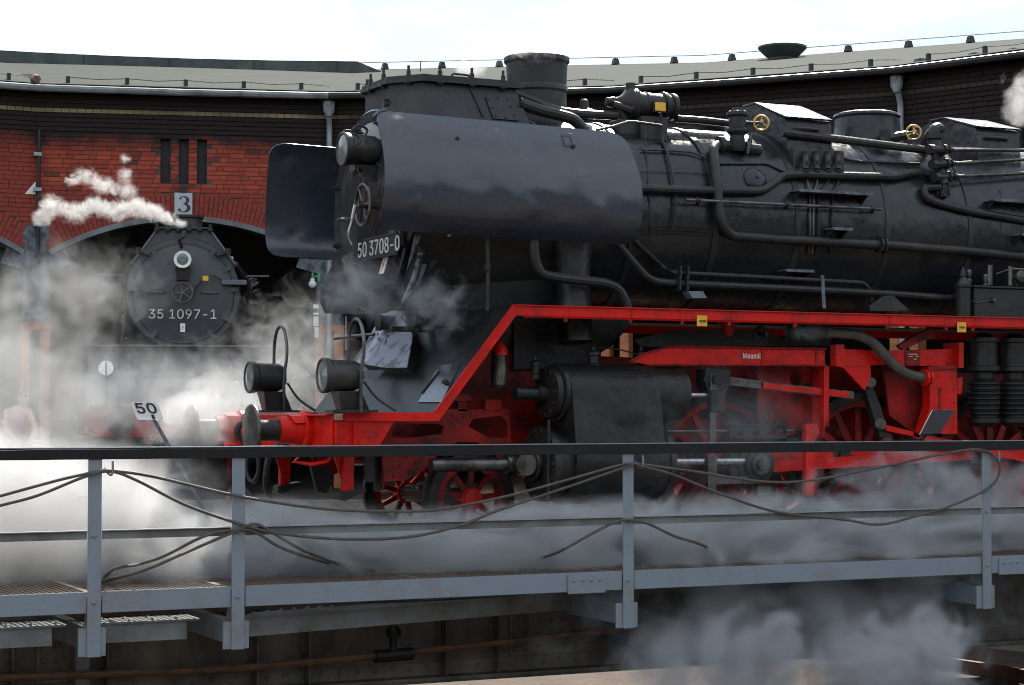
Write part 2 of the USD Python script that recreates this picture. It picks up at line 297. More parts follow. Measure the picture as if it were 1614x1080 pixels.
struct('turntable_pit_wall', pw, CONC)
# running rail of the bridge in the pit
rr = cat_([annulus(9.3, 9.37, PITZ+.14), trimesh.Trimesh([pol(r, a, z) for a in t_ for r, z in ((9.37, PITZ+.14), (9.37, PITZ))], [f for i in range(96) for f in ((2*i, 2*i+1, 2*i+3), (2*i, 2*i+3, 2*i+2))], process=False),
    trimesh.Trimesh([pol(r, a, z) for a in t_ for r, z in ((9.3, PITZ+.14), (9.3, PITZ))], [f for i in range(96) for f in ((2*i, 2*i+1, 2*i+3), (2*i, 2*i+3, 2*i+2))], process=False)])
struct('pit_ring_rail', rr, RUST)

EAVE = 6.72
rh = thing('roundhouse', 'sooty red brick engine shed curving behind both locomotives under a grey felt roof', 'engine shed')
def block(P, d0, d1, to3):
    V = [to3(x, z, d0) for x, z in P]+[to3(x, z, d1) for x, z in P]
    m = trimesh.Trimesh(V, [(4, 5, 6), (4, 6, 7), (0, 1, 5), (0, 5, 4), (1, 2, 6), (1, 6, 5), (2, 3, 7), (2, 7, 6), (3, 0, 4), (3, 4, 7)], process=False)
    if m.face_normals[0]@(V[4]-V[0]) < 0: m.invert()
    return m
def bayframe(i):
    a0 = A0+i*BAY; p, q = pol(RF, a0), pol(RF, a0+BAY); u = (q-p)/np.linalg.norm(q-p); n = np.array([u[1], -u[0], 0.0])
    if n[:2]@(C-p[:2]) < 0: n = -n
    return p, u, n, np.linalg.norm(q-p)
BAYS = range(-3, 6)
SPR, APEX = 3.95, 4.58
L = 2*RF*math.sin(BAY/2); HS = L/2-.2; RISE = APEX-SPR; RA = (HS*HS+RISE*RISE)/(2*RISE)
def arch_poly(extra=0.0, low=0.0):
    th = math.asin(HS/RA); c = SPR+RISE-RA; P = [(L/2+(RA+extra)*math.sin(a), c+(RA+extra)*math.cos(a)) for a in np.linspace(-th, th, 25)]
    return P
nbrick = 0; rest = []; restm = []
ring_ = .385
for i in BAYS:
    p, u, n, _ = bayframe(i)
    to3 = lambda a, z, d, p=p, u=u, n=n: p+u*a+n*d+np.array([0, 0, z])
    th = math.asin(HS/RA); cz = SPR+RISE-RA
    open_ = Polygon(arch_poly()+[(L/2+HS, 0), (L/2-HS, 0)])
    slots = [sbox(L/2-.42+k*.31, 5.13, L/2-.42+k*.31+.17, 5.93) for k in range(3)] if i in (-1, 0, 1, 2, 3, 4) else []
    wallp = sbox(0, SPR-.32, L, EAVE-.02).difference(open_).difference(unary_union(slots)) if slots else sbox(0, SPR-.32, L, EAVE-.02).difference(open_)
    obj('wall', extr(wallp, -.5, 0, to3), MORTAR, rh, smooth=False)
    if slots: obj('vent_recess', [extr(s.buffer(.02), -.2, -.16, to3) for s in slots], IRON, rh, smooth=False)
    show = i in (-1, 0, 1, 2)
    near = i == 0
    outer = Polygon(arch_poly(ring_)+[(L/2+HS+.45, SPR-.35), (L/2-HS-.45, SPR-.35)])
    area = sbox(.0, SPR-.2, L, 5.98).difference(outer).difference(open_).difference(unary_union(slots) if slots else Polygon())
    jit = np.random.default_rng(100+i)
    def put(mesh, name='brick', m=BRICK):
        global nbrick
        if nbrick < 290 and near: obj(name, mesh, m, rh, smooth=False); nbrick += 1
        else: (rest if m is BRICK else restm).append(mesh)
    def brick(a0_, a1_, z0, z1, d0=0.0, m=BRICK, prd=.014):
        o = prd+jit.uniform(-.004, .005)
        put(block([(a0_, z0), (a1_, z0), (a1_, z1), (a0_, z1)], d0-.02, d0+o, to3), m=m)
    # wall bricks
    if i in BAYS:
        z = 5.98-.077; row = 0
        while z > SPR-.1:
            a = -.125*(row % 2)-.06*(row % 4 > 1)
            while a < L:
                w = .25 if row % 2 == 0 else (.25 if int(a*8) % 3 else .12)
                cell = sbox(a+.005, z+.005, min(a+w, L)-.005, z+.077-.005)
                g = cell.intersection(area)
                if g.area > .35*cell.area and not g.is_empty:
                    b = g.bounds
                    if b[2]-b[0] > .03: brick(b[0], b[2], z+.005, z+.072)
                a += w
            z -= .077; row += 1
        # voussoirs
        nv = int(2*th*RA/.077)
        for k in range(nv):
            am = -th+(k+.5)*2*th/nv; hw = .0335
            lens = ((0, .25), (.255, ring_)) if k % 2 else ((0, .125), (.13, ring_))
            for r0, r1 in lens:
                P = [(L/2+(RA+r)*math.sin(am)+s*hw*(1+r*.06)*math.cos(am), cz+(RA+r)*math.cos(am)-s*hw*math.sin(am)) for r, s in ((r0, -1), (r0, 1), (r1-.004, 1), (r1-.004, -1))]
                put(block(P, -.02, .016+jit.uniform(-.004, .005), to3))
        # arch soffit band
        band = Polygon(arch_poly(0)+arch_poly(-.09)[::-1])
        obj('arch_frame', extr(band, -.35, .05, to3), GREYD, rh, smooth=False)
        # corbelled cornice: courses stepping out, one course of yellow headers
        for k in range(8):
            z = 5.99+k*.077; d = .03+.02*k
            yell = k == 4
            obj('cornice_course', extr(sbox(0, z, L, z+.0765), -.1, d-.012, to3), MORTAR, rh, smooth=False)
            a = -.06*(k % 2)
            while a < L:
                w = .135 if yell else .25
                if min(a+w, L)-max(a, 0) > .04: brick(max(a, 0)+.005, min(a+w, L)-.005, z+.005, z+.072, d-.012, YBRICK if yell else BRICK, .012)
                a += w
obj('brickwork', rest, BRICK, rh, smooth=False, kind='stuff')
obj('yellow_brickwork', restm, YBRICK, rh, smooth=False, kind='stuff')
# piers between the gates: riveted iron columns with a flared head, orange below
riv = []
for i in list(BAYS)+[6]:
    a = A0+i*BAY; o = pol(RF, a); ur = np.array([math.cos(a), -math.sin(a), 0]); nr = -np.array([math.sin(a), math.cos(a), 0])
    f3 = lambda x, z, d, o=o, ur=ur, nr=nr: o+ur*x+nr*d+np.array([0, 0, z])
    low = [extr(sbox(s*.165-.075, GZ, s*.165+.075, 2.72), -.3, .06, f3) for s in (-1, 1)]
    obj('column_foot', cat_(low), ORANGE, rh, smooth=False)
    obj('column_collar', extr(sbox(-.26, 2.60, .26, 2.72), .061, .085, f3), ORANGE, rh, smooth=False)
    obj('column_shaft', cat_([extr(sbox(-.22, 2.72, .22, 3.62), -.3, .04, f3), extr(Polygon([(-.22, 3.62), (.22, 3.62), (.58, 3.72), (.34, 4.38), (-.34, 4.38), (-.58, 3.72)]), -.3, .045, f3)]), COLGREY, rh, smooth=False)
    for z in np.arange(0.2, 2.6, .17):
        for s in (-1, 1): riv.append(rivet(f3(s*.165+.045*s, z, .06), nr, .014))
    for z in np.arange(2.85, 3.6, .17):
        for s in (-1, 1): riv.append(rivet(f3(s*.17, z, .04), nr, .014))
    # rain pipe in the middle of the column, with its hopper head
    if i in (1, 3, 5):
        obj('downpipe', [tube(fillet([f3(0, GZ, .14), f3(0, 6.2, .14), f3(0, 6.38, .3), f3(0, 6.58, .42)], .12), .05, 8)], ZINC, rh)
        obj('hopper', lathe([(0, .05), (.1, .1), (.26, .11)], f3(0, 6.32, .3), (0, 0, 1), 10), ZINC, rh)
    elif i == 0:
        obj('downpipe', tube([f3(.03, 3.7, .1), f3(.03, 6.0, .1)], .03, 6), IRON, rh)
        [obj('pipe_clamp', extr(sbox(-.06, z, .07, z+.06), .02, .14, f3), ZINC, rh, smooth=False) for z in (4.35, 4.95, 5.55)]
        obj('wall_plate', extr(Polygon([(-.2, 4.9), (-.02, 4.9), (-.02, 5.12)]), .03, .05, f3), WHITE, rh, smooth=False)
obj('column_rivet', riv, COLGREY, rh, kind='stuff')
# roof: one sloping felt plane per bay, gutter, lantern strip, lightning wire on holders
OV = .42; RB = 9.0; RZ = 2.02
def eaveV(i, r, z): return pol(RF+r, A0+i*BAY, z)
for i in BAYS:
    P = [eaveV(i, -OV, EAVE+.02), eaveV(i+1, -OV, EAVE+.02), eaveV(i+1, RB, EAVE+RZ), eaveV(i, RB, EAVE+RZ)]
    Q = [v-np.array([0, 0, .1]) for v in P]
    obj('roof', trimesh.Trimesh(P+Q, [(0, 1, 2), (0, 2, 3), (4, 6, 5), (4, 7, 6), (0, 4, 5), (0, 5, 1), (2, 6, 7), (2, 7, 3), (1, 5, 6), (1, 6, 2), (0, 3, 7), (0, 7, 4)], process=False), ROOF, rh, smooth=False)
    e0, e1 = eaveV(i, -OV-.05, EAVE-.07), eaveV(i+1, -OV-.05, EAVE-.07)
    obj('gutter', tube([e0, (e0+e1)/2-np.array([0, 0, .01]), e1], .06, 8), IRON if i > 0 else GREYD, rh)
    P2 = [eaveV(i, RB, EAVE+RZ), eaveV(i+1, RB, EAVE+RZ), eaveV(i+1, RB+9, EAVE+RZ-2.4), eaveV(i, RB+9, EAVE+RZ-2.4)]
    obj('rear_roof', trimesh.Trimesh(P2, [(0, 1, 2), (0, 2, 3)], process=False), ROOF, rh, smooth=False)
    hold = []; w = []
    for k in range(5):
        t = (k+.5)/5; q = eaveV(i, -.1, EAVE+.1)*(1-t)+eaveV(i+1, -.1, EAVE+.1)*t+np.array([0, 0, .0]); hold.append(bx(q[0]-.03, q[0]+.03, q[1]-.03, q[1]+.03, q[2]-.03, q[2]+.1)); w.append(q+[0, 0, .09]); w.append(q+(eaveV(i+1, 0, 0)-eaveV(i, 0, 0))*.1+[0, 0, .06])
    obj('wire_holder', cat_(hold), IRON, rh, smooth=False)
    obj('lightning_wire', tube(w, .007, 4), IRON, rh)
    hold = []; w = []
    for k in range(6):
        t = (k+.5)/6; q = eaveV(i, RB-.2, EAVE+RZ)*(1-t)+eaveV(i+1, RB-.2, EAVE+RZ)*t; hold.append(hull([q+[sx*.07, sy*.07, -.04] for sx in (-1, 1) for sy in (-1, 1)]+[q+[sx*.045, sy*.045, .09] for sx in (-1, 1) for sy in (-1, 1)])); w += [q+[0, 0, .17]]
    r0, r1 = eaveV(i, RB-.2, EAVE+RZ), eaveV(i+1, RB-.2, EAVE+RZ); w = [r0+[0, 0, .115]]+[q-[0, 0, .055] for q in w]+[r1+[0, 0, .115]]
    if i > 0:
        obj('ridge_holder', cat_(hold), IRON, rh, smooth=False)
        obj('ridge_wire', tube(w, .01, 4), ZINC, rh)
# raised dark lantern strip along the ridge on the left
def lant(r, z, t): a = A0+t*BAY; return pol(RF+r, a, EAVE+z)
LT = (angle_at(562, RF+7.4)-A0)/BAY
ts = list(np.linspace(-3, LT, 18)); V = []; F = []
for t in ts:
    k = 0 if t < LT-.01 else .0
    V += [lant(7.3, 1.50, t), lant(7.38, 1.92, t), lant(9.6, 1.92, t), lant(9.6, 1.5, t)]
for i in range(len(ts)-1):
    for k in range(3): F += [(4*i+k, 4*i+k+1, 4*i+k+5), (4*i+k, 4*i+k+5, 4*i+k+4)]
n_ = len(V)-4; V += [lant(7.38, 1.5, LT+.14), lant(9.5, 1.5, LT+.14)]; F += [(n_, n_+1, n_+4), (n_+1, n_+2, n_+5), (n_+1, n_+5, n_+4), (n_+2, n_+3, n_+5), (0, 1, 2), (0, 2, 3)]
obj('roof_lantern', trimesh.Trimesh(V, F, process=False), ROOFD, rh, smooth=False)
obj('lantern_seam', cat_([tube([lant(7.28, 1.52, t), lant(7.36, 1.91, t)], .012, 4) for t in np.linspace(-1.5, 1.2, 12)]), IRON, rh)
# snow guards on the right-hand roof
for t in (3.02, 3.2, 3.33, 3.5, 3.62, 3.78, 3.95, 4.06, 4.14, 4.22, 4.35):
    q = pol(RF+.5, A0+t*BAY, EAVE+.17); obj('snow_guard', hull([q+[sx*.12, sy*.12, -.06] for sx in (-1, 1) for sy in (-1, 1)]+[q+[sx*.07, sy*.07, .08] for sx in (-1, 1) for sy in (-1, 1)]), IRON, rh, smooth=False)
a_ = angle_at(1232, RF+7.6); q = pol(RF+7.6, a_, EAVE+1.62)
obj('roof_vent', [lathe([(0, .3), (.14, .28), (.2, .36), (.34, .5), (.38, .5), (.40, .42), (.44, .12)], q, (0, 0, 1), 18)], ROOFD, rh)
a_ = angle_at(56, RF+1.0, 7); q = pol(RF+1.0, a_, EAVE+.2)
obj('roof_chain', tube([pol(RF-.35, a_-.005, EAVE+.1), q+[0, 0, .12], pol(RF+2.0, a_-.004, EAVE+.5), pol(RF+3.4, a_-.01, EAVE+.75)], [.07, .09, .07, .04], 6), RUST, rh)
# inside: floor, back wall with tall windows, posts
obj('inner_floor', annulus(RF-.4, RF+17.5, GZ+.008, 40, A0-3*BAY, A0+6*BAY), INNER, rh, smooth=False)
for i in BAYS:
    p, q = pol(RF+17.5, A0+i*BAY), pol(RF+17.5, A0+(i+1)*BAY); u = (q-p)/np.linalg.norm(q-p); n = np.array([u[1], -u[0], 0.0]); n = n if n[:2]@(C-p[:2]) > 0 else -n; LL = np.linalg.norm(q-p)
    to3 = lambda a, z, d, p=p, u=u, n=n: p+u*a+n*d+np.array([0, 0, z])
    wins = [sbox(LL*f-.5, 1.5, LL*f+.5, 3.3) for f in ((.8,) if i == 1 else ())]
    bars = []
    if not wins: obj('back_wall', extr(sbox(0, GZ, LL, 6.42), -.4, 0, to3), INNER, rh, smooth=False); continue
    obj('back_wall', extr(sbox(0, GZ, LL, 6.42).difference(unary_union(wins)), -.4, 0, to3), INNER, rh, smooth=False)
    for w in wins:
        x0, z0, x1, z1 = w.bounds
        bars += [extr(sbox(x, z0, x+.04, z1), -.25, -.2, to3) for x in np.linspace(x0, x1-.04, 5)]+[extr(sbox(x0, z, x1, z+.04), -.245, -.205, to3) for z in np.linspace(z0, z1-.04, 6)]
    obj('window_bars', cat_(bars), IRON, rh, smooth=False)
for i in (-3, 6):
    a = A0+i*BAY; o = pol(RF, a); ur = np.array([math.sin(a), math.cos(a), 0]); nn = np.array([math.cos(a), -math.sin(a), 0])
    obj('end_wall', extr(sbox(0, GZ, 17.5, 6.0), -.2, .2, lambda x, z, d: o+ur*x+nn*d+np.array([0, 0, z])), INNER, rh, smooth=False)
# tracks from the pit to the gates
def rail_prof(w=.07): return Polygon([(-.075, 0), (.075, 0), (.075, .012), (.012, .03), (.012, .1), (.036, .11), (.036, .15), (-.036, .15), (-.036, .11), (-.012, .1), (-.012, .03), (-.075, .012)])
for i in (-1, 0, 1, 2, 3):
    a = A0+(i+.5)*BAY; d = np.array([math.sin(a), math.cos(a), 0]); s = np.array([math.cos(a), -math.sin(a), 0])
    ms = []
    o_ = np.array([C[0], C[1], 0])
    if i == 0: d = np.array([math.sin(A35), math.cos(A35), 0]); s = np.array([d[1], -d[0], 0]); o_ = F35-d*13.5
    for k in (-1, 1): ms.append(extr(rail_prof(), PITR+(.25 if i == 0 else 0), RF+14, lambda x, z, t, k=k: o_+d*t+s*(x+k*.7535)+np.array([0, 0, z-.15+.004])))
    obj('shed_track', ms, RUST, None, smooth=False, kind='structure')
# ------------------------------------------------------------ turntable bridge
tb = thing('turntable_bridge', 'grey riveted turntable bridge with pipe railings carrying the black locomotive', 'turntable')
YR = -2.87; X0, X1 = -12.3, 9.9; RT = 0.0; DZ = -.13      # rail top is z = 0
for s in (-1, 1):
    obj('rail', extr(rail_prof(), X0, X1, lambda y, z, x, s=s: np.array([x, s*.7535+y, z-.15])), RUST, tb, smooth=False)
    gy = s*1.28
    zb = lambda x: -.98-.0*x
    web = Polygon([(X0, -.42), (X1, -.42), (X1, -.9), (X1-1.2, -1.07), (X0+1.2, -1.07), (X0, -.9)])
    obj('girder_web', extr(web, gy-.012, gy+.012, XZ), GIRDER, tb, smooth=False)
    obj('upper_flange', bx(X0, X1, gy-.17, gy+.17, -.42, -.385), GIRDER, tb, smooth=False)
    obj('lower_flange', cat_([bx(X0+1.2, X1-1.2, gy-.17, gy+.17, -1.095, -1.065), bx(X0+1.3, X1-1.3, gy-.15, gy+.15, -1.115, -1.096)]), GIRDER, tb, smooth=False)
    obj('flange_angle', cat_([bx(X0+1.2, X1-1.2, gy+s*.013, gy+s*.025, -1.065, -.95), bx(X0, X1, gy+s*.013, gy+s*.025, -.5, -.421)]), GIRDER, tb, smooth=False)
    if s < 0:
        rv = []
        for k, x in enumerate(np.arange(X0+2.4, X1-2.3, .16)):
            rv.append(rivet((x, gy-.026, -1.005+.02*(k % 2)), (0, -1, 0), .024)); rv.append(rivet((x+.04, gy-.026, -.46), (0, -1, 0), .018))
        xs = [-10.6, -9.2, -7.8, -6.4, -5.0, -3.6, -2.75, -2.1, -1.35, -.1, .35, 1.6, 2.1, 3.4, 4.6, 5.8, 7.2, 8.4]
        for x in xs:
            obj('web_stiffener', cat_([bx(x-.045, x+.045, gy-.028, gy-.0135, -.945, -.505), bx(x-.006, x+.006, gy-.14, gy-.0285, -1.06, -.43)]), GIRDER, tb, smooth=False)
            for z in np.arange(-.92, -.5, .085):
                rv += [rivet((x-.03, gy-.028, z), (0, -1, 0), .024), rivet((x+.03, gy-.028, z), (0, -1, 0), .024)]
        for x0, x1 in ((-3.4, -2.9), (-2.55, -2.25), (-1.9, -1.5), (2.25, 3.2), (3.6, 4.4)):
            obj('splice_plate', bx(x0, x1, gy-.030, gy-.0135, -.94, -.55, .004), GIRDER, tb, smooth=False)
            for x in np.arange(x0+.05, x1, .12):
                for z in (-.88, -.76, -.64): rv.append(rivet((x+random.uniform(-.01, .01), gy-.030, z), (0, -1, 0), .03))
        obj('girder_rivet', rv, GIRDER, tb, kind='stuff')
        obj('splice_post', bx(-1.62, -1.50, -1.45, -1.31, -1.06, -.5, .008), GREYD, tb, smooth=False)
# timber deck between and beside the rails, grating walkway with its frames
for k, x in enumerate(np.arange(X0+.2, X1, .62)):
    obj('sleeper', bx(x, x+.24, -1.25, 1.25, -.384, -.155, .015), SLEEPER, tb, smooth=False)
obj('deck_plate', cat_([bx(X0, X1, -.66, .66, -.15, -.12), bx(X0, X1, .85, 1.9, -.15, -.12)]), GRATE, tb, smooth=False)
def grating(x0, x1, y0, y1, z):
    ms = [bx(x, x+.006, y0, y1, z-.03, z) for x in np.arange(x0, x1, .045)]+[bx(x0, x1, y, y+.006, z-.026, z-.002) for y in np.arange(y0, y1, .09)]
    return cat_(ms)
gx = [-9.4, -7.4, -5.6, -3.9, -2.9, -1.78, -.72, .9, 2.6, 4.4, 6.25, 8.2, 9.9]
for a, b in zip(gx[:-1], gx[1:]):
    obj('grating', cat_([grating(a+.03, b-.03, -2.80, -1.05, DZ)]), GRATE, tb, smooth=False)
    obj('grating_frame', cat_([bx(a-.025, a+.03, -2.80, -1.05, DZ-.05, DZ+.006), bx(a+.03, b-.025, -2.84, -2.80, DZ-.05, DZ+.006), bx(a+.03, b-.025, -1.05, -1.0, DZ-.05, DZ+.02)]), GRATE, tb, smooth=False)
obj('walkway_stringer', bx(X0+2, X1, -2.2, -2.12, -.30, -.19), GIRDER, tb, smooth=False)
# railing
posts = [-8.9, -5.45, -1.83, -.75, 2.57, 6.25, 9.6]
ztop = lambda x: .955
obj('handrail_top', bx(X0+2.5, X1, YR-.035, YR+.035, .942, .95, .002), GREY, tb, smooth=False)
HR = [bx(X0+2.5, X1, YR-.034, YR+.034, .935, .9415), bx(X0+2.5, X1, YR-.035, YR-.025, .862, .934, .002)]
obj('handrail', HR, RAILBLK, tb, smooth=False)
for a, b in zip(posts[:-1], posts[1:]):
    obj('middle_rail', cat_([bx(a+.055, b-.056, YR-.002, YR+.006, .285, .345, .002), bx(a+.055, b-.056, YR+.0065, YR+.05, .337, .345, .002)]), GREYD, tb, smooth=False)
    obj('middle_rail_lip', bx(a+.055, b-.056, YR-.03, YR+.006, .3455, .352), ZINC, tb, smooth=False)
    obj('toe_plate', bx(a+.055, b-.056, YR-.008, YR+.006, -.245, -.09, .003), GREY, tb, smooth=False)
rv = []
for i, x in enumerate(posts):
    obj('post', cat_([bx(x-.055, x+.045, YR-.022, YR-.012, -.56, .93, .003), bx(x+.035, x+.045, YR-.0115, YR+.05, -.5, .93, .003)]), GREY, tb, smooth=False)
    for z in (.315, -.165): rv.append(rivet((x-.01, YR-.022, z), (0, -1, 0), .022, 7))
    if i in (2, 4, 5):
        obj('cable_hook', tube(smooth_path([(x+.06, YR-.02, .80), (x+.10, YR-.03, .75), (x+.115, YR-.05, .77), (x+.115, YR-.05, .85)]), .009, 6), GREY, tb)
    # bracket: a channel from the girder out to the post, and a gusset
    zz = -.40
    obj('bracket', cat_([bx(x-.04, x-.03, YR+.055, -1.45, zz-.13, zz+.04), bx(x-.029, x+.05, YR+.055, -1.45, zz+.03, zz+.04), bx(x-.029, x+.05, YR+.055, -1.45, zz-.13, zz-.12)]), GREY if i > 2 else GREYD, tb, smooth=False)
    obj('bracket_plate', bx(x-.115, x+.085, YR-.010, YR+.01, zz-.155, zz+.05, .003), GREY, tb, smooth=False)
    obj('gusset', extr([(YR+.06, zz+.05), (YR+.06, -.15), (YR+.12, -.15), (YR+.26, zz+.05)], x-.012, x-.002, lambda y, z, d: np.array([d, y, z])), GREY, tb, smooth=False)
for x, y in ((2.18, 1), (6.55, 1)):
    obj('toe_splice', bx(x-.17, x+.17, YR-.022, YR-.009, -.26, -.105, .003), GREY, tb, smooth=False)
    for k in range(4): rv.append(rivet((x-.12+.08*k, YR-.022, -.15), (0, -1, 0), .02, 7))
obj('railing_bolt', rv, GREY, tb, kind='stuff')
# the riveted outer stringer on the left, one stretch angling back to the girder
for a, b in ((-5.4, -2.0), (-1.78, -1.0)):
    ya = YR+.12
    obj('outer_stringer', cat_([bx(a, b, ya, ya+.32, -.345, -.33), bx(a, b-.1, ya+.02, ya+.03, -.48, -.346), bx(a, b, ya+.30, ya+.31, -.46, -.346)]), GREYD, tb, smooth=False)
    r2 = [rivet((x, ya+dy, -.33), (0, 0, 1), .022, 6) for x in np.arange(a+.1, b, .17) for dy in (.07, .24)]
    obj('stringer_rivet', r2, GREYD, tb, kind='stuff')
m = extr([(-.68, YR+.14), (-.5, YR+.42), (3.3, -1.5), (3.3, -1.75)], -.35, -.335, XY); m2 = extr([(-.66, YR+.16), (-.66, YR+.175), (3.3, -1.735), (3.3, -1.75)], -.49, -.351, XY)
obj('diagonal_brace', cat_([m, m2]), GREYD, tb, smooth=False)
r2 = [rivet((-.55+.13*k, YR+.26+.06*k, -.335), (0, 0, 1), .022, 6) for k in range(7)]+[rivet((-.5+.13*k, YR+.36+.06*k, -.335), (0, 0, 1), .022, 6) for k in range(7)]
obj('brace_rivet', r2, GREYD, tb, kind='stuff')
obj('air_pipe', tube(fillet([(X0+3, -1.5, -.72), (-.4, -1.55, -.88), (1.0, -1.6, -.83), (3.6, -1.6, -.70), (6, -1.6, -.68)], .2), .03, 8), RUST, tb)
obj('pipe_valve', [cyl((.86, -1.6, -.84), (1.2, -1.6, -.83), .055, seg=10), cyl((1.02, -1.6, -.86), (1.02, -1.62, -.66), .035, seg=8), lathe([(0, .06), (.05, .075), (.1, .03)], (1.02, -1.62, -.68), (0, 0, 1), 8)], IRON, tb)
# slanted board on the railing
bd = thing('slanted_board', 'black tilted desk board on a short stalk fixed to the turntable handrail', 'board')
P = [U(1449, 686, YR-.05), U(1481, 684.5, YR-.05), U(1504.5, 647, YR+.10), U(1469, 648, YR+.10)]
P = np.array(P); nrm = np.cross(P[1]-P[0], P[3]-P[0]); nrm /= np.linalg.norm(nrm)
obj('panel', hull(np.vstack([P, P+nrm*.012])), RAILBLK, bd, smooth=False)
obj('rim', cat_([tube([P[i]+nrm*.006, P[(i+1) % 4]+nrm*.006], .006, 5) for i in (2, 3)]), BRIGHT, bd)
mid = P.mean(0)-nrm*.01
obj('stalk', tube([np.array([U(1452, 700, YR)[0], YR, .953]), U(1462, 683, YR)+[0, .02, 0], mid], .016, 8), RAILBLK, bd)
# cables hung along the railing
def cable(label, pts, Y=None):
    P = [UZ(q[0], q[1], -.113) if len(q) > 2 else U(q[0], q[1], YR-.045 if Y is None else Y) for q in pts]; P = smooth_path(P, 5)
    obj('cable', tube(P, .0115, 7), CABLE, None, cat='cable', label=label)
cable('upper brown cable looping under the handrail across all the railing posts', [(-60, 798), (0, 782), (100, 755), (153, 744), (172, 742), (240, 751), (380, 783), (520, 803), (640, 806), (700, 802), (800, 782), (900, 755), (970, 735), (998, 731), (1040, 736), (1100, 744), (1200, 759), (1280, 757), (1400, 734), (1500, 713), (1545, 709), (1570, 722), (1575, 745), (1558, 770), (1500, 797), (1440, 815), (1385, 827), (1330, 819), (1220, 806), (1130, 776), (1060, 748), (1003, 733)])
cable('second brown cable sagging lowest between the left posts and the middle post', [(-60, 812), (0, 797), (60, 781), (130, 753), (172, 743), (215, 757), (290, 795), (378, 826), (440, 841), (540, 850), (640, 847), (720, 830), (790, 803), (900, 766), (998, 732)])
cable('dark cable hooked on the second post and dropping to the toe plate', [(150, 921, 0), (163, 911, 0), (182, 896), (220, 889), (262, 875), (320, 846), (366, 836), (400, 838), (440, 862), (490, 880), (540, 893, 0), (590, 900, 0)])
cable('dark cable arching over the second post to the grating', [(140, 926, 0), (166, 916, 0), (230, 898), (300, 868), (372, 837), (392, 828), (410, 828), (440, 846), (490, 873), (560, 896, 0), (625, 899, 0)])
cable('short dark cable arching over the middle post beside the toe plate', [(780, 889, 0), (838, 883, 0), (880, 870), (930, 843), (970, 823), (992, 820), (1020, 825), (1065, 846), (1095, 855), (1136, 869, 0), (1180, 873, 0)])
cable('stub of dark cable lying on the grating left of the right-hand post', [(1205, 868, 0), (1235, 866, 0), (1257, 861, 0)])
# ------------------------------------------------------------ the black and red engine
L50 = thing('steam_locomotive', 'large black engine with red frame, smoke deflectors and number plate 50 3708-0 on the turntable', 'locomotive')
def add(name, mesh, m, parent=None, **k): return obj(name, mesh, m, parent or L50, **k)
def mir(m):
    m = cat_(m) if isinstance(m, list) else m.copy(); m.vertices = m.vertices*[1, -1, 1]; m.invert(); return m
def both(name, mesh, m, **k):
    a = add(name, mesh, m, **k); add(name, mir(mesh), m, **k); return a
def pl(pts, Y, th): return extr([(U(x, y, Y)[0], U(x, y, Y)[2]) for x, y in pts], Y, Y+th, XZ)
def up(pts, Y): return np.array([U(x, y, Y) for x, y in pts])
def uc(pts, off, R=None): return np.array([UC(x, y, (RB_ if R is None else R)+off, ZC) for x, y in pts])
def pipe(name, P, r, m=None, f=.09, sides=10, **k): return add(name, tube(fillet(P, f), r, sides), m or IRON, **k)
RB_, ZC = .95, 3.08; XE = 11.9
def cp(ang, X, off=0.0):      # a point on the boiler's side: angle from the top towards the near side
    a = math.radians(ang); return np.array([X, -(RB_+off)*math.sin(a), ZC+(RB_+off)*math.cos(a)])
# boiler, bands
bo = add('boiler', lathe([(2.95, .93), (2.96, RB_-.01), (4.6, RB_-.01), (4.62, RB_), (7.6, RB_+.01), (9.5, RB_+.04), (XE, RB_+.06)], (0, 0, ZC), (1, 0, 0), 72), BOILER)
for x, r in ((3.72, RB_), (4.62, RB_+.004), (5.55, RB_+.008), (6.62, RB_+.01), (7.65, RB_+.016), (9.0, RB_+.035)):
    add('boiler_band', lathe([(-.035, r-.01), (-.03, r+.004), (.03, r+.004), (.035, r-.01)], (x, 0, ZC), (1, 0, 0), 72), BLACK, bo)
seam = [(1012, 236), (1050, 237), (1092, 240), (1118, 252), (1128, 258), (1210, 258), (1232, 270), (1310, 276), (1370, 279)]
add('cladding_ledge', tube(fillet(uc(seam, .012), .06), .012, 6), BLACK, bo)
add('cladding_ledge', tube(fillet(uc([(1310, 238), (1330, 250), (1352, 254), (1450, 258)], .012), .06), .012, 6), BLACK, bo)
add('cladding_seam', cat_([tube(uc([(1010, y), (1090, y+2), (1120, y+5)], .004), .004, 4) for y in (270, 357, 363, 368)]), BLACK, bo)
# smokebox, its front ring and door
sb_ = add('smokebox', lathe([(1.50, .89), (1.52, .93), (2.95, .93)], (0, 0, ZC), (1, 0, 0), 72), SMOKEBOX)
add('front_ring', lathe([(1.44, .80), (1.44, .915), (1.455, .93), (1.5, .93), (1.5, .80)], (0, 0, ZC), (1, 0, 0), 72, True), FRONT, sb_)
door = add('smokebox_door', lathe([(1.47, .83), (1.43, .80), (1.40, .70), (1.365, .5), (1.345, .28), (1.34, .0)], (0, 0, ZC), (1, 0, 0), 64), FRONT)
hw = UX(572, 323, 1.22)
add('handwheel', cat_([ring(hw, (1, 0, 0), .185, .017)]+[tube([hw, hw+.185*np.array([0, math.cos(a), math.sin(a)])], .011, 6) for a in np.arange(6)*PI/3]+[cyl(hw-[.05, 0, 0], hw+[.16, 0, 0], .035, seg=12)]), STEEL, door)
add('locking_lever', tube(smooth_path([hw+[-.06, .03, 0], hw+[-.08, .06, -.14], hw+[-.10, .10, -.27], hw+[-.07, .085, -.36]]), [.02]*6+[.014]*6+[.01]*7, 8), BRIGHT, door)
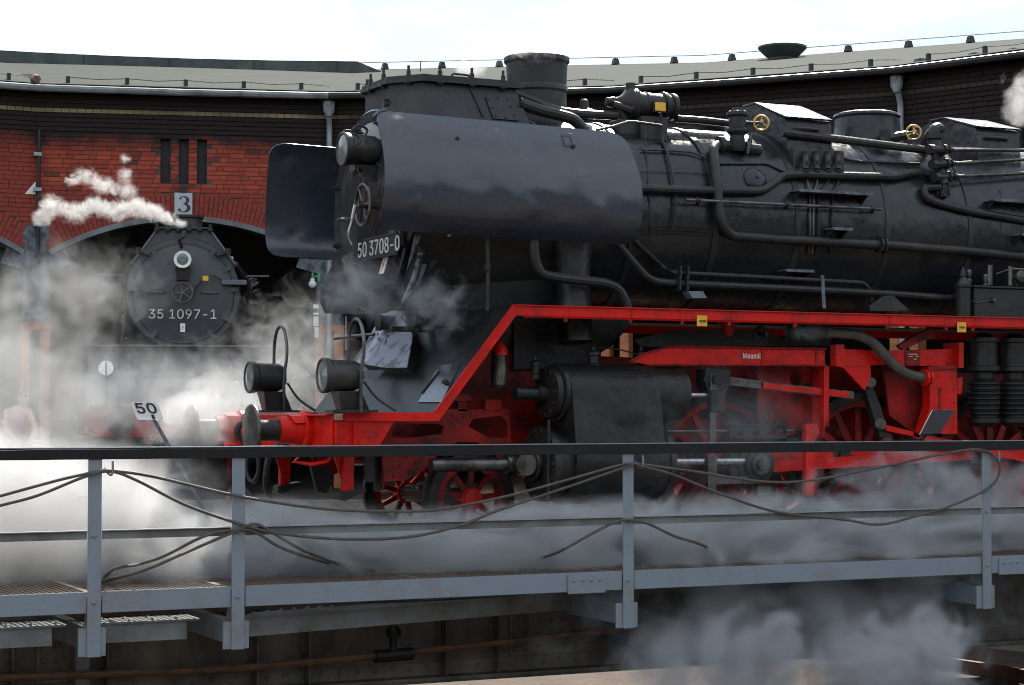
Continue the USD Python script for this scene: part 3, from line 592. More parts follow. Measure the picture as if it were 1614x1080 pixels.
for a in np.radians([20, 70, 110, 160, 200, 250, 290, 340]):
    c = np.array([1.40, .82*math.sin(a), ZC+.82*math.cos(a)])
    add('door_clamp', cat_([cyl(c, c+[.06, 0, 0], .03, seg=8), cyl(c-[.03, 0, 0], c+[0, 0, 0], .018, seg=6)]), IRON, sb_)
for z in (-.28, .28): add('hinge_strap', hull([(1.375, -.25, ZC+z-.03), (1.375, -.25, ZC+z+.03), (1.43, -.82, ZC+z-.045), (1.43, -.82, ZC+z+.045), (1.40, -.25, ZC+z+.03), (1.46, -.82, ZC+z), (1.40, -.25, ZC+z-.03)]), GLOSS, door)
add('hinge_pin', cyl((1.40, -.86, ZC-.4), (1.40, -.86, ZC+.4), .028, seg=8), IRON, sb_)
add('door_grip', tube(fillet([(1.36, .45, ZC-.06), (1.29, .45, ZC-.06), (1.29, .30, ZC-.06), (1.34, .30, ZC-.06)], .02), .011, 6), BRIGHT, door)
# number plate and warning tag
c = UX(597, 389, 1.31); npl = add('number_plate', bx(c[0], c[0]+.02, c[1]-.395, c[1]+.395, c[2]-.1, c[2]+.1, .006), BLACK)
add('lettering', text('50 3708-0', .135, .008, c-[.001, 0, 0], (0, -1, 0), (0, 0, 1), wide=1.0), LETTER, npl)
add('plate_border', cat_([bx(c[0]-.005, c[0], c[1]-.385, c[1]+.385, c[2]+s*.088-.006, c[2]+s*.088+.006) for s in (-1, 1)]+[bx(c[0]-.005, c[0], c[1]+s*.385-.006, c[1]+s*.385+.006, c[2]-.082, c[2]+.082) for s in (-1, 1)]), IRON, npl)
def warning_tag(c, ex, ey, w, h, parent, bg=WHITE):
    ez = np.cross(ex, ey); ex, ey = np.asarray(ex, float), np.asarray(ey, float); c = np.asarray(c, float)
    P = lambda x, y, z: c+ex*x+ey*y+ez*z
    t = obj('warning_tag', hull([P(x, y, z) for x in (-w/2, w/2) for y in (-h/2, h/2) for z in (0, .006)]), bg, parent, smooth=False)
    bolt = [(.12, .42), (-.18, .02), (.02, .04), (-.12, -.42), (.2, .1), (.0, .08)]
    obj('lightning_arrow', extr([(x*w*1.2, y*h) for x, y in bolt], .0065, .009, lambda x, y, z: P(x, y, z)), REDTXT, t, smooth=False)
    return t
c = UX(605, 419, 1.37); warning_tag(c, (0, -1, 0), (.28, 0, .96), .11, .155, L50)
# round-edged saddle plate and black apron between smokebox and frame
sk = [UX(x, y, 1.52) for x, y in ((536, 400), (526, 415), (514, 435), (506, 460), (505, 478), (512, 494), (560, 495), (600, 494), (636, 476), (652, 440), (663, 400), (640, 360), (560, 360))]
add('smokebox_skirt', extr([(p[1], p[2]) for p in sk], 1.52, 1.56, YZ), SMOKEBOX, smooth=False)
add('skirt_edge', tube([p+[-.004, 0, 0] for p in sk[8:11]], .022, 6), SOOTPLATE)
add('saddle_block', hull([(2.2, -.45, 1.5), (2.2, .45, 1.5), (3.2, -.55, 1.5), (3.2, .55, 1.5), (1.9, -.62, 2.6), (1.9, .62, 2.6), (3.2, -.72, 2.6), (3.2, .72, 2.6)]), BLACK)
add('saddle_angle', cat_([hull(list(up([(668, 370), (690, 371), (662, 447), (640, 470)], -.75))+list(up([(668, 370), (690, 371), (662, 447), (640, 470)], -.72))), hull(list(up([(653, 371), (664, 371), (640, 430)], -.9))+list(up([(653, 371), (664, 371), (640, 430)], -.88)))]), COLGREY)
# top headlamp
def headlamp(name, c, R, ln, parent, label=None, stand=None, hoop=True, m=BLACK):
    c = np.asarray(c, float)
    h = obj(name, lathe([(0, R*.9), (-.0, R*1.02), (.03, R*1.04), (.05, R), (.06, R*.94), (ln-.05, R*.9), (ln, R*.72), (ln+.01, .02)], c, (1, 0, 0), 32), m, parent, label=label)
    obj('lens_rim', ring(c-[.004, 0, 0], (1, 0, 0), R*.96, .014, 32), BLACK, h)
    obj('lens', lathe([(-.03, .0), (-.025, R*.4), (-.005, R*.9), (.01, R*.92)], c, (1, 0, 0), 28), GLASS, h)
    if hoop:
        obj('lamp_handle', tube(smooth_path([c+[ln*.35, 0, R*.95], c+[ln*.3, 0, R*1.3], c+[ln*.5, 0, R*1.48], c+[ln*.68, 0, R*1.25], c+[ln*.62, 0, R*.9]]), .012, 6), m, h)
        obj('hinge', cat_([bx(c[0]+.01, c[0]+.07, c[1]-.03, c[1]+.03, c[2]+R, c[2]+R+.03, .006), bx(c[0]+.02, c[0]+.2, c[1]-.02, c[1]+.02, c[2]+R*.98, c[2]+R*1.06, .006)]), m, h)
        obj('strap', cat_([tube(smooth_path([c+[.06, -R*.2, R*.97], c+[.12, -R*.75, R*.7], c+[.09, -R*1.0, R*.2]]), .008, 5), bx(c[0]+ln*.5, c[0]+ln*.56, c[1]-R*.95, c[1]-R*.7, c[2]-.02, c[2]+R*.6, .004)]), m, h)
    if stand is not None: obj('lamp_bracket', stand, m, h)
    return h
c = UX(541, 235, 1.06); cw = c
headlamp('headlamp', c, .15, .34, L50, stand=cat_([hull([(1.18, c[1]-.06, c[2]-.14), (1.36, c[1]-.06, c[2]-.14), (1.18, c[1]+.06, c[2]-.14), (1.36, c[1]+.06, c[2]-.14), (1.44, c[1]-.08, c[2]-.36), (1.44, c[1]+.08, c[2]-.36), (1.36, c[1], c[2]-.3)]), bx(1.2, 1.48, c[1]-.02, c[1]+.02, c[2]-.2, c[2]-.15)]))
add('lamp_cable', tube(smooth_path([c+[.3, -.08, -.12], c+[.36, -.2, -.25], (1.45, -.5, c[2]-.38), (1.5, -.8, c[2]-.5)]), .014, 6), IRON)
add('tail_disc_holder', hull([UX(553, 275, 1.32), UX(550, 256, 1.32), UX(561, 255, 1.32), UX(559, 268, 1.32), UX(553, 275, 1.335), UX(550, 256, 1.335), UX(561, 255, 1.335)]), BRIGHT)
# smoke deflectors: bowed sheets with rounded corners and dents
sec = smooth_path([(-1.20, 2.79), (-1.29, 2.88), (-1.35, 2.98), (-1.375, 3.1), (-1.372, 3.25), (-1.35, 3.4), (-1.305, 3.55), (-1.24, 3.70), (-1.16, 3.815)], 5)
def deflector(x0, x1, th=.012):
    n = len(sec); nx = 56; zl = np.r_[0, np.cumsum(np.linalg.norm(np.diff(sec, axis=0), axis=1))]; V = []
    nr = np.gradient(sec, axis=0); nr = np.stack([-nr[:, 1], nr[:, 0]], 1); nr /= np.linalg.norm(nr, axis=1, keepdims=True)
    for side in (0, 1):
        for j in range(n):
            for i in range(nx):
                e = min(zl[j], zl[-1]-zl[j]); rc = .14; k = rc-math.sqrt(max(rc*rc-(rc-min(e, rc))**2, 0))
                a, b = x0+k+.10*(zl[j]/zl[-1])**3*0+.02*math.sin(PI*zl[j]/zl[-1]), x1-k-.09*max(0, zl[j]/zl[-1]-.55)/.45
                x = a+(b-a)*i/(nx-1); V.append((x, sec[j, 0]+nr[j, 0]*th*side, sec[j, 1]+nr[j, 1]*th*side+.045*(0.5-(x-x0)/(x1-x0))*0))
    V = np.array(V); nz = meshkit.fbm(np.c_[V[:, 0]*2.6, V[:, 1]*0+3, V[:, 2]*3.4], 3, 5)-.5
    dn = np.zeros(len(V))
    for px, pz, s, d in ((2.15, 3.66, .07, -.018), (2.35, 3.6, .06, -.014), (2.55, 3.22, .1, -.012), (1.2, 3.72, .05, -.014), (1.25, 3.6, .06, .01), (2.9, 3.35, .08, -.012), (2.1, 3.08, .09, .016), (2.45, 3.03, .07, -.016), (1.55, 3.08, .1, .012), (3.1, 3.05, .08, -.014), (2.75, 3.05, .06, .012), (1.32, 3.02, .05, -.016)):
        dn += d*np.exp(-((V[:, 0]-px)**2+(V[:, 2]-pz)**2)/(s*s))
    V[:, 1] += nz*.016+dn*1.0; V[:, 2] -= .05*(V[:, 0]-x0)/(x1-x0)
    F = []; N = n*nx
    for j in range(n-1):
        for i in range(nx-1):
            a = j*nx+i; F += [(a, a+1, a+nx+1), (a, a+nx+1, a+nx), (N+a, N+a+nx+1, N+a+1), (N+a, N+a+nx, N+a+nx+1)]
    rim = [j*nx for j in range(n)][::-1]+list(range(nx))+[j*nx+nx-1 for j in range(n)]+[(n-1)*nx+i for i in range(nx)][::-1]
    for a, b in zip(rim, rim[1:]+rim[:1]):
        if a != b: F += [(a, b, N+b), (a, N+b, N+a)]
    m = trimesh.Trimesh(V, F, process=False); m.fix_normals(); return m
dfm = deflector(1.01, 3.56)
df = add('smoke_deflector', dfm, SHEET); far_ = mir(dfm); far_.vertices[:, 0] -= .13; far_.vertices[:, 2] = 3.80+(far_.vertices[:, 2]-3.80)*1.07; add('smoke_deflector', far_, SHEET)
def dsurf(x, z, o=.008): return np.array([x, np.interp(z, sec[:, 1], sec[:, 0])-o, z])
q = U(903, 218, -1.36); add('number_holder', cat_([tube([dsurf(q[0]+sx*.045, q[2]+sz*.055, .014) for sx, sz in ((-1, -1), (1, -1), (1, 1), (-1, 1))], .006, 5, True)]), SHEET, df)
q = U(846, 292, -1.38); add('rivet_cover', hull([dsurf(q[0]+.028*math.cos(t), q[2]-.01+.035*math.sin(t), .0) for t in np.arange(8)*PI/4]+[dsurf(q[0]+.014*math.cos(t), q[2]-.012+.02*math.sin(t), .024) for t in np.arange(6)*PI/3]+[dsurf(q[0], q[2]+.05, 0)]), SHEET, df)
q = U(911, 275, -1.38); add('dent_boss', hull([dsurf(q[0]+.02*math.cos(t), q[2]+.04*math.sin(t), .0) for t in np.arange(8)*PI/4]+[dsurf(q[0]+.008, q[2]-.02, .03)]), SHEET, df)
for x in (1.75, 2.9): both('deflector_bracket', [tube([(x, -1.36, 3.0), (x, -.9, 2.85)], .02, 6), tube([(x, -1.30, 3.6), (x, -.75, 3.62)], .02, 6)], IRON)
# mixing preheater box on top of the smokebox
zt = 4.30; xa = U(614, 147, -.3)[0]; xb = U(668, 122, -.58)[0]; xc = U(812, 140, -.58)[0]
zt = U(700, 125, -.58)[2]; top = [(xa, .3), (xa, -.3), (xb, -.58), (xc, -.58), (xc, .58), (xb, .58)]; bot = [(xa+.02, .38), (xa+.02, -.38), (xb+.12, -.84), (xc+.17, -.84), (xc+.17, .84), (xb+.12, .84)]
pb = add('preheater_box', hull([(x, y, zt-.04) for x, y in top]+[(x, y, 3.55) for x, y in bot]), SMOKEBOX, smooth=False)
add('box_lid', cat_([extr(Polygon(top).buffer(.045, join_style=2), zt-.035, zt+.0, XY), extr(Polygon(top).buffer(.03, join_style=2), zt+.001, zt+.03, XY)]), SMOKEBOX, pb, smooth=False)
pt = Polygon(top).buffer(.02, join_style=2).exterior; per = pt.length
for k in range(14):
    q = pt.interpolate(per*(k+.4)/14); q = np.array([q.x, q.y, zt-.06])
    add('lid_clamp', cat_([cyl(q, q+[0, 0, .13], .022, seg=7), cyl(q+[0, 0, .13], q+[0, 0, .18], .013, seg=6), bx(q[0]-.035, q[0]+.035, q[1]-.03, q[1]+.03, zt-.05, zt-.015, .006)]), IRON, pb)
q0, q1 = U(712, 116, -.5), U(740, 119, -.5); add('lid_handle', tube(fillet([q0-[0, 0, .09], q0, q1, q1-[0, 0, .06]], .03), .01, 6), IRON, pb)
zb_ = lambda x, z: -.58-(zt-.04-z)/(zt-.04-3.55)*.26
def onbox(px, py, o=.006):
    p_ = U(px, py, -.7)
    for _ in range(4): p_ = U(px, py, zb_(0, p_[2])-o)
    return p_
add('box_strap', tube([onbox(741, 137), onbox(762, 184)], .012, 5), IRON, pb)
cover = np.array([onbox(x, y, o) for x, y in ((765, 152), (803, 154), (818, 190), (778, 187)) for o in (0, .015)]); cv = add('inspection_cover', hull(cover), SMOKEBOX, pb, smooth=False)
add('cover_bolt', cat_([rivet(onbox(x, y, .016), (0, -1, .2), .014) for x, y in ((770, 156), (785, 155), (800, 157), (805, 168), (811, 181), (797, 186), (782, 183), (776, 170))]), IRON, pb, kind='stuff')
# arch door and pipe ends in front of the box
add('blower_pipe', cat_([tube(smooth_path([(xa+.1, -.55, 3.86), (xa-.02, -.35, 3.95), (xa-.05, -.1, 3.92)]), .05, 8), lathe([(0, .28), (.05, .3), (.07, .02)], UX(655, 195, 1.62), (-.7, -.7, .2), 24)]), SMOKEBOX)
q = U(604, 166, -.25); add('nozzle', cat_([cyl(q, q+[.32, -.05, -.0], .045, seg=10), cyl(q+[.0, 0, 0], q+[.05, 0, 0], .06, seg=10)]), IRON)
# chimney
cx_ = U(846, 130, 0)[0]
ch = add('chimney', lathe([(3.85, .40), (3.98, .31), (4.1, .288), (4.28, .287), (4.30, .30), (4.335, .30), (4.355, .289), (4.56, .297), (4.585, .318), (4.625, .318), (4.635, .305), (4.62, .27), (4.4, .255), (4.2, .25), (4.2, 0)], (cx_, 0, 0), (0, 0, 1), 48), SMOKEBOX)
# pipes over the smokebox
pipe('exhaust_pipe', up([(806, 146), (835, 157), (872, 174), (915, 180), (972, 182)], -.45), .045, f=.2)
pipe('exhaust_pipe', up([(818, 162), (850, 174), (885, 182), (905, 188), (918, 203)], -.62), .055, f=.2)
pipe('grab_rail', up([(940, 205), (968, 199), (992, 191), (1043, 198)], -.78), .014, STEEL, f=.05)
q = U(921, 172, -.25); add('whistle', lathe([(0, .1), (.04, .1), (.06, .045), (.13, .04), (.15, .02)], q-[0, 0, .05], (0, 0, 1), 14), IRON)
# turbo generator with its yellow plate
gz = U(1010, 165, -.4); gx0 = U(955, 165, -.4)[0]; gl = U(1065, 165, -.4)[0]-gx0
tg = add('turbo_generator', lathe([(0, .03), (.01, .045), (.06*gl, .05), (.1*gl, .06), (.13*gl, .05), (.2*gl, .07), (.28*gl, .12), (.31*gl, .155), (.4*gl, .155), (.42*gl, .125), (.52*gl, .12), (.54*gl, .13), (.56*gl, .12), (.78*gl, .118), (.79*gl, .14), (.83*gl, .14), (.84*gl, .118), (.9*gl, .115), (.91*gl, .135), (.97*gl, .13), (gl, .08)], (gx0, -.4, gz[2]), (1, 0, 0), 28), IRON)
add('governor', cat_([cyl((gx0+.35*gl, -.4, gz[2]+.1), (gx0+.35*gl, -.4, gz[2]+.2), .05, seg=8), cyl((gx0+.06*gl, -.46, gz[2]-.03), (gx0+.3*gl, -.5, gz[2]-.08), .04, seg=8)]), IRON, tg)
a = U(1032, 161, -.535); b = U(1049, 176, -.535); yt = add('yellow_tag', bx(a[0], b[0], -.545, -.535, b[2], a[2], .004), YELLOW)
add('tag_frame', bx(a[0]-.012, b[0]+.012, -.534, -.515, b[2]-.012, a[2]+.012, .004), IRON, yt)
a = U(1010, 184, -.55); b = U(1052, 232, -.55); add('generator_stand', cat_([bx(a[0], b[0], -.56, -.3, b[2]-.15, a[2]+.01, .01), bx(a[0]-.2, b[0]-.02, -.5, -.28, b[2]-.1, a[2]-.02, .01)]), SMOKEBOX, tg)
pipe('generator_wire', np.vstack([up([(1040, 178), (1043, 190), (1043, 222)], -.6), uc([(1052, 240), (1060, 275), (1066, 310), (1063, 345), (1060, 362)], .03)]), .014, IRON)
pipe('generator_wire', np.vstack([up([(1010, 185), (1016, 200)], -.6), uc([(1019, 240), (1022, 300), (1026, 370)], .012)]), .006, IRON)
pipe('generator_pipe', up([(1066, 187), (1110, 190), (1150, 195)], -.45), .038)
add('top_ledge', hull(list(up([(1052, 195), (1142, 203), (1142, 208), (1052, 200)], -.42))+list(up([(1052, 195), (1142, 203)], -.3))), BOILER)
# first valve stand with handwheel, lever and delivery pipe
def handwheel(name, c, R, ax, m=BRASS, parent=None):
    c = np.asarray(c, float); d, a, b = frame_of(ax)
    return add(name, cat_([ring(c, ax, R, .0125, 24, 7)]+[tube([c, c+R*(math.cos(t)*a+math.sin(t)*b)], .009, 5) for t in np.arange(3)*2*PI/3+.5]+[cyl(c-d*.02, c+d*.1, .018, seg=8)]), m, parent)
v = U(1162, 200, -.66); z0 = U(1162, 240, -.66)[2]; z1 = U(1162, 174, -.66)[2]; hgt = z1-z0
vs = add('valve_stand', cat_([lathe([(0, .1), (.04, .12), (.09, .12), (.1, .075), (.16, .07), (.2, .105), (.225, .105), (.24, .085), (.34, .085), (.36, .11), (.39, .11), (.4, .05), (.44, .045)], (v[0], v[1], z0), (0, 0, 1), 20), cyl((v[0]-.2, v[1], z0+.06), (v[0]+.25, v[1]-.02, z0+.03), .055, seg=12), cyl((v[0]-.22, v[1], z0+.06), (v[0]-.17, v[1], z0+.06), .085, seg=12)]), IRON)
add('stand_bolt', cat_([rivet((v[0]+.08*math.cos(t), v[1]+.08*math.sin(t), z0+.39), (0, 0, 1), .022, 6) for t in np.arange(6)*PI/3]), BRIGHT, vs, kind='stuff')
h = U(1200, 194, -.74); handwheel('handwheel_small', h, .072, (-.5, -.86, .06), parent=vs)
add('valve_spindle', tube([h, h+[-.05, .06, 0], (v[0]+.05, v[1], z0+.3)], .022, 7), IRON, vs)
add('valve_lever', cat_([tube(up([(1185, 209), (1181, 226), (1178, 243)], -.78), [.012, .026, .014], 7), cyl(U(1181, 226, -.8), (v[0]+.1, v[1], z0+.04), .022, seg=8)]), STEEL, vs)
pipe('delivery_pipe', [np.array([v[0]-.2, v[1], z0+.06])]+list(uc([(1124, 232), (1127, 262), (1131, 300), (1134, 345), (1150, 372), (1240, 378), (1390, 386), (1500, 394), (1640, 407)], .075)), .05, f=.11, sides=12)
for x, y in ((1389, 386),): 
    q = UC(x, y, RB_+.075, ZC); add('pipe_flange', cat_([cyl(q-[.035, 0, 0], q-[.012, 0, 0], .085, seg=8), cyl(q+[.012, 0, 0], q+[.035, 0, 0], .085, seg=8)]), IRON)
# sand domes and the steam dome between them
def sandbox(ax, ay, sx, sy, rx, ry, ya=-.12):
    A = U(ax, ay, ya); X1 = A[0]; S = UX(sx, sy, X1); Rr = U(rx, ry, S[1]); X2 = Rr[0]; y0, zA, zS = S[1], A[2], S[2]
    prof = [(ya, zA), (y0+.03, zS+.01), (y0, zS-.03), (y0-.02, ZC+.55), (-.2, ZC+.7)]; P = [(y, z) for y, z in prof]
    P = P+[(-y, z) for y, z in P[::-1]]
    s = add('sand_dome', extr(P, X1, X2, YZ), BOILER, smooth=False)
    add('dome_lid', extr([(ya, zA+.004), (y0-.004, zS+.014), (y0-.012, zS+.028), (ya, zA+.022)], X1-.012, X2+.012, YZ), BOILER, s, smooth=False)
    add('lid_ridge', bx(X1-.012, X2+.012, ya, -ya, zA+.002, zA+.024, .004), BOILER, s, smooth=False)
    xm = X1+(X2-X1)*.42; add('lid_grip', cat_([tube(smooth_path([(xm-.13, y0-.01, zS-.10), (xm-.1, y0-.05, zS-.09), (xm+.1, y0-.05, zS-.09), (xm+.13, y0-.01, zS-.1)]), .018, 7)]), IRON, s)
    return X1, X2, y0, zS
s1 = sandbox(1191, 165, 1239, 188, 1310, 195); s2 = sandbox(1488, 188, 1540, 203, 1607, 206)
q = U(1366, 180, 0); rd = .345
add('steam_dome', lathe([(ZC+.75, .42), (ZC+.9, rd+.01), (q[2]-.06, rd-.005), (q[2]-.035, rd+.01), (q[2]-.01, rd), (q[2]+.01, rd-.06), (q[2]+.03, .1), (q[2]+.03, 0)], (q[0], 0, 0), (0, 0, 1), 40), BOILER)
add('dome_step_valve', cat_([tube(up([(1385, 222), (1412, 216), (1430, 213)], -.5), .05, 8), cyl(U(1395, 224, -.5), U(1395, 205, -.5), .06, seg=8)]), IRON)
h = U(1440, 209, -.62); handwheel('handwheel_small', h, .074, (-.5, -.86, .06)); add('valve_spindle', tube([h, h+[-.02, .2, 0]], .02, 7), IRON)
pipe('sanding_pipe', up([(1232, 209), (1300, 217), (1380, 227), (1462, 237)], -.72), .042, f=.2)
pipe('feed_pipe', uc([(1008, 297), (1090, 300), (1203, 301), (1222, 288), (1234, 276), (1262, 275), (1410, 279), (1432, 273), (1452, 271), (1472, 276)], .06), .04, f=.12)
# row of sanding valves with copper tubes running down the cladding
for k, x in enumerate((1269, 1286, 1304, 1320)):
    q = UC(x, 246, RB_+.1, ZC); e = UC(x+1, 268, RB_+.09, ZC)
    add('sanding_valve', cat_([cyl(q, e, .03, seg=9), cyl(q-[0, 0, .0], q+[0, 0, .05], .02, seg=8), cyl(q*.5+e*.5, q*.5+e*.5+[0, -.05, 0], .022, seg=8), lathe([(0, .038), (.02, .038)], e, (0, 0, -1), 8)]), IRON)
    mx = (1277, 1282, 1290, 1312)[k]
    pipe('sand_tube', uc([(x+1, 268), (x+3, 285), (mx, 303), (mx, 345), (mx, 372), (mx-2, 400)], .03), .010, STEEL if k < 2 else IRON, f=.06, sides=7)
    pipe('valve_wire', [q, U(x-10, 232, -.74), U(x-18, 242, -.74)], .006, IRON, sides=5)
add('valve_block', bx(*sorted((UC(1250, 250, RB_+.05, ZC)[0], UC(1330, 255, RB_+.05, ZC)[0])), UC(1290, 255, RB_+.05, ZC)[1]-.0, UC(1290, 255, RB_, ZC)[1]+.1, UC(1290, 268, RB_, ZC)[2], UC(1290, 240, RB_, ZC)[2], .01), BLACK)
# plug cover, treads, rail
q = UC(1190, 283, RB_, ZC); nr = np.array([0, q[1], q[2]-ZC]); nr /= np.linalg.norm(nr)
add('plug_cover', cat_([lathe([(-.02, .128), (.012, .125), (.035, .1), (.05, .06), (.055, .0)], q, nr, 28), cyl(q+nr*.05, q+nr*.068, .018, seg=8)]), BOILER)
def tread(x0, y0, x1, y1, nm='step_tread'):
    a, b = UC(x0, y0, RB_+.02, ZC), UC(x1, y1, RB_+.02, ZC); z = (a[2]+b[2])/2; y = min(a[1], b[1])
    t = add(nm, cat_([bx(a[0], b[0], y-.14, y+.01, z-.012, z+.002, .002), bx(a[0], b[0], y-.15, y-.141, z-.02, z+.008, .002)]+[bx(x, x+.012, y-.135, y+.0, z+.0021, z+.009) for x in np.arange(a[0]+.03, b[0]-.02, .05)]), COLGREY, smooth=False)
    add('tread_bracket', cat_([hull([(x, y+.01, z-.014), (x, y-.13, z-.014), (x, y+.03, z-.13), (x+.012, y+.01, z-.014), (x+.012, y-.13, z-.014), (x+.012, y+.03, z-.13)]) for x in (a[0]+.02, b[0]-.05)]), IRON, t, smooth=False)
tread(1247, 301, 1362, 308); tread(1553, 317, 1660, 322)
tread(1300, 361, 1330, 363, 'small_step'); tread(1226, 426, 1270, 429, 'small_step'); tread(1596, 370, 1625, 372, 'small_step')
P = uc([(1080, 315), (1100, 316), (1372, 329), (1388, 330)], .10); add('handrail', tube(P, .016, 8), STEEL)
for x, y in ((1100, 316), (1240, 322), (1375, 329)):
    q = UC(x, y, RB_+.10, ZC); add('handrail_knob', cat_([lathe([(-.025, .018), (-.015, .027), (.015, .027), (.025, .018)], q, (1, 0, 0), 10), cyl(q, UC(x, y+6, RB_, ZC), .014, seg=7)]), IRON)
# second valve stand with three spindle rods running back
w0, w1 = U(1472, 218, -.75), U(1487, 292, -.92)
add('valve_stand', cat_([cyl(w0, w1, .07, .06, 14), cyl(w0-[0, 0, .01], w0+[0, 0, .04], .1, seg=12), cyl(w1, w1-[0, 0, .12], .05, seg=10)]+[cyl(w1+[.08*math.cos(t), .08*math.sin(t)*.6, -.1], w1+[.05*math.cos(t), .05*math.sin(t), .02], .012, seg=6) for t in np.arange(6)*PI/3]), IRON)
pipe('elbow_pipe', [w0, w0+[0, 0, .09], w0+[.12, .05, .12], w0+[.14, .25, .08], w0+[.14, .35, -.1]], .062, f=.09)
for (xa_, ya_), (xb_, yb_), tx in (((1478, 236), (1640, 237), .0), ((1482, 259), (1640, 250), .0), ((1486, 279), (1640, 272), .0)):
    a, b = U(xa_, ya_, -.93), U(xb_, yb_, -.80); d = (b-a)/np.linalg.norm(b-a)
    add('spindle_valve', cat_([cyl(a-d*.12, a-d*.06, .055, seg=8), cyl(a-d*.06, a+d*.07, .04, seg=10), cyl(a+d*.07, a+d*.1, .058, seg=8), cyl(a+d*.1, a+d*.2, .028, seg=8), cyl(a+d*.14, a+d*.17, .042, seg=6)]), IRON)
    add('spindle_rod', tube([a+d*.18, b], .02, 8), STEEL)
pipe('injector_pipe', [w1-[0, 0, .02]]+list(uc([(1455, 296), (1460, 312), (1478, 320), (1525, 332), (1640, 352)], .05)), .04, f=.08)
for xx in (1576, 1607, 1613): pipe('sand_tube', uc([(xx, 300), (xx+1, 350), (xx, 398)], .02), .01, f=.05, sides=6)
# lower pipe runs
pipe('lower_pipe', uc([(1000, 380), (1048, 424), (1062, 429), (1072, 431)], .03)[:2].tolist()+list(up([(1062, 430), (1200, 437), (1362, 446), (1372, 458), (1374, 475)], -1.02)), .022, f=.1)
pipe('lower_pipe', up([(968, 378), (1018, 436), (1034, 444), (1070, 447), (1250, 455), (1400, 463), (1520, 472)], -1.05), .036, f=.12)
q = U(1075, 430, -1.03); q2 = U(1073, 448, -1.05); add('pipe_union', cat_([bx(q[0]-.05, q[0]-.03, q[1]-.06, q[1]+.06, q[2]-.06, q[2]+.06, .006), bx(q[0]+.03, q[0]+.05, q[1]-.06, q[1]+.06, q[2]-.06, q[2]+.06, .006), bx(q2[0]-.05, q2[0]-.03, q2[1]-.07, q2[1]+.07, q2[2]-.07, q2[2]+.07, .006), bx(q2[0]+.03, q2[0]+.05, q2[1]-.07, q2[1]+.07, q2[2]-.07, q2[2]+.07, .006)]), IRON)
pipe('heating_pipe', up([(841, 365), (843, 408), (852, 432), (880, 438), (955, 446), (976, 455), (988, 478), (992, 500)], -1.15), .045, f=.1)
pipe('upright_pipe', up([(768, 370), (769, 430), (768, 490)], -1.1), .018, f=.05); q = U(768, 421, -1.1); add('pipe_clamp', cyl(q-[0, 0, .03], q+[0, 0, .03], .03, seg=8), IRON)
add('steam_pipe', lathe([(0, .16), (.5, .15), (.9, .2), (1.0, .24)], tuple(U(908, 480, -.95)-[0, 0, .35]), (0, .12, 1), 20), BLACK)
# small white flap of a tag under the deflector
add('tag_flap', hull([U(704, 370, -1.2), U(714, 369, -1.2), U(707, 374, -1.2), U(707, 374, -1.19), U(704, 370, -1.19), U(714, 369, -1.19)]), COLGREY)
# ------------------------------------------------------------ running board, front end
YB = -1.5
zr = lambda px, py: U(px, py, YB)
A = zr(684, 650); B = zr(808, 479); E_ = zr(1614, 505); ZB = (B[2]+E_[2])/2; XA, XB = A[0], B[0]; ZA = A[2]
for s in (1, -1):
    f = (lambda m: m) if s == 1 else mir
    add('running_board', f(bx(XB, XE, YB+.012, -.72, ZB-.012, ZB-.004)), BLACK, smooth=False)
    vl = [(XA, ZA), (XB, ZB), (XE, ZB), (XE, ZB-.085), (XB+.035, ZB-.085), (XA+.045, ZA-.075), (.62, ZA-.075), (.62, ZA)]
    if s < 0: vl = [(XB+.04, ZB), (XE, ZB), (XE, ZB-.085), (XB+.04, ZB-.085)]
    add('valance', f(extr(vl, YB, YB+.011, XZ)), RED, smooth=False)
    add('valance_lip', f(cat_([bx(XB+.02, XE, YB-.022, YB-.0005, ZB-.0, ZB+.009, .002)]+[] if s < 0 else [bx(XB+.02, XE, YB-.022, YB-.0005, ZB-.0, ZB+.009, .002), extr([(XA+.01, ZA+.004), (XB, ZB+.004), (XB, ZB+.012), (XA, ZA+.012)], YB-.022, YB-.0005, XZ)])), RED, smooth=False)
xs = [U(x, 490, YB)[0] for x in (893, 995, 1077, 1151, 1255, 1400, 1493, 1535)]
add('splice_plate', cat_([bx(x, x+.004, YB-.004, YB-.0005, ZB-.083, ZB-.002) for x in xs[1::2]]), REDD)
add('valance_rivet', cat_([rivet((x+dx, YB, ZB-.06+.04*k), (0, -1, 0), .012) for x in xs for dx in (-.03, .03) for k in range(2)]+[rivet((XA+.05+(XB-XA)*t, YB, ZA-.03+(ZB-ZA)*t), (0, -1, 0), .012) for t in (.06, .1, .5, .55, .62, .75, .9)]), RED, kind='stuff')
P = [U(825, 498, YB+.02), U(1640, 518, YB+.02)]; P[0][2] = P[1][2] = (P[0][2]+P[1][2])/2
add('air_line', tube(P, .0125, 8), RED)
for x in xs: add('line_hanger', bx(x-.018, x+.018, YB+.012, YB+.04, P[0][2]-.045, ZB-.09, .004), REDD)
for px, py in ((1106, 506), (1515, 516)):
    q = U(px, py, YB-.01); y_ = add('yellow_tag', bx(q[0]-.055, q[0]+.055, YB-.02, YB-.012, q[2]-.05, q[2]+.05, .004), YELLOW)
    add('tag_print', cat_([bx(q[0]-.03+.012*k, q[0]-.022+.012*k, YB-.022, YB-.0202, q[2]-.012, q[2]+.008) for k in range(6)]), BLKTXT, y_, smooth=False)
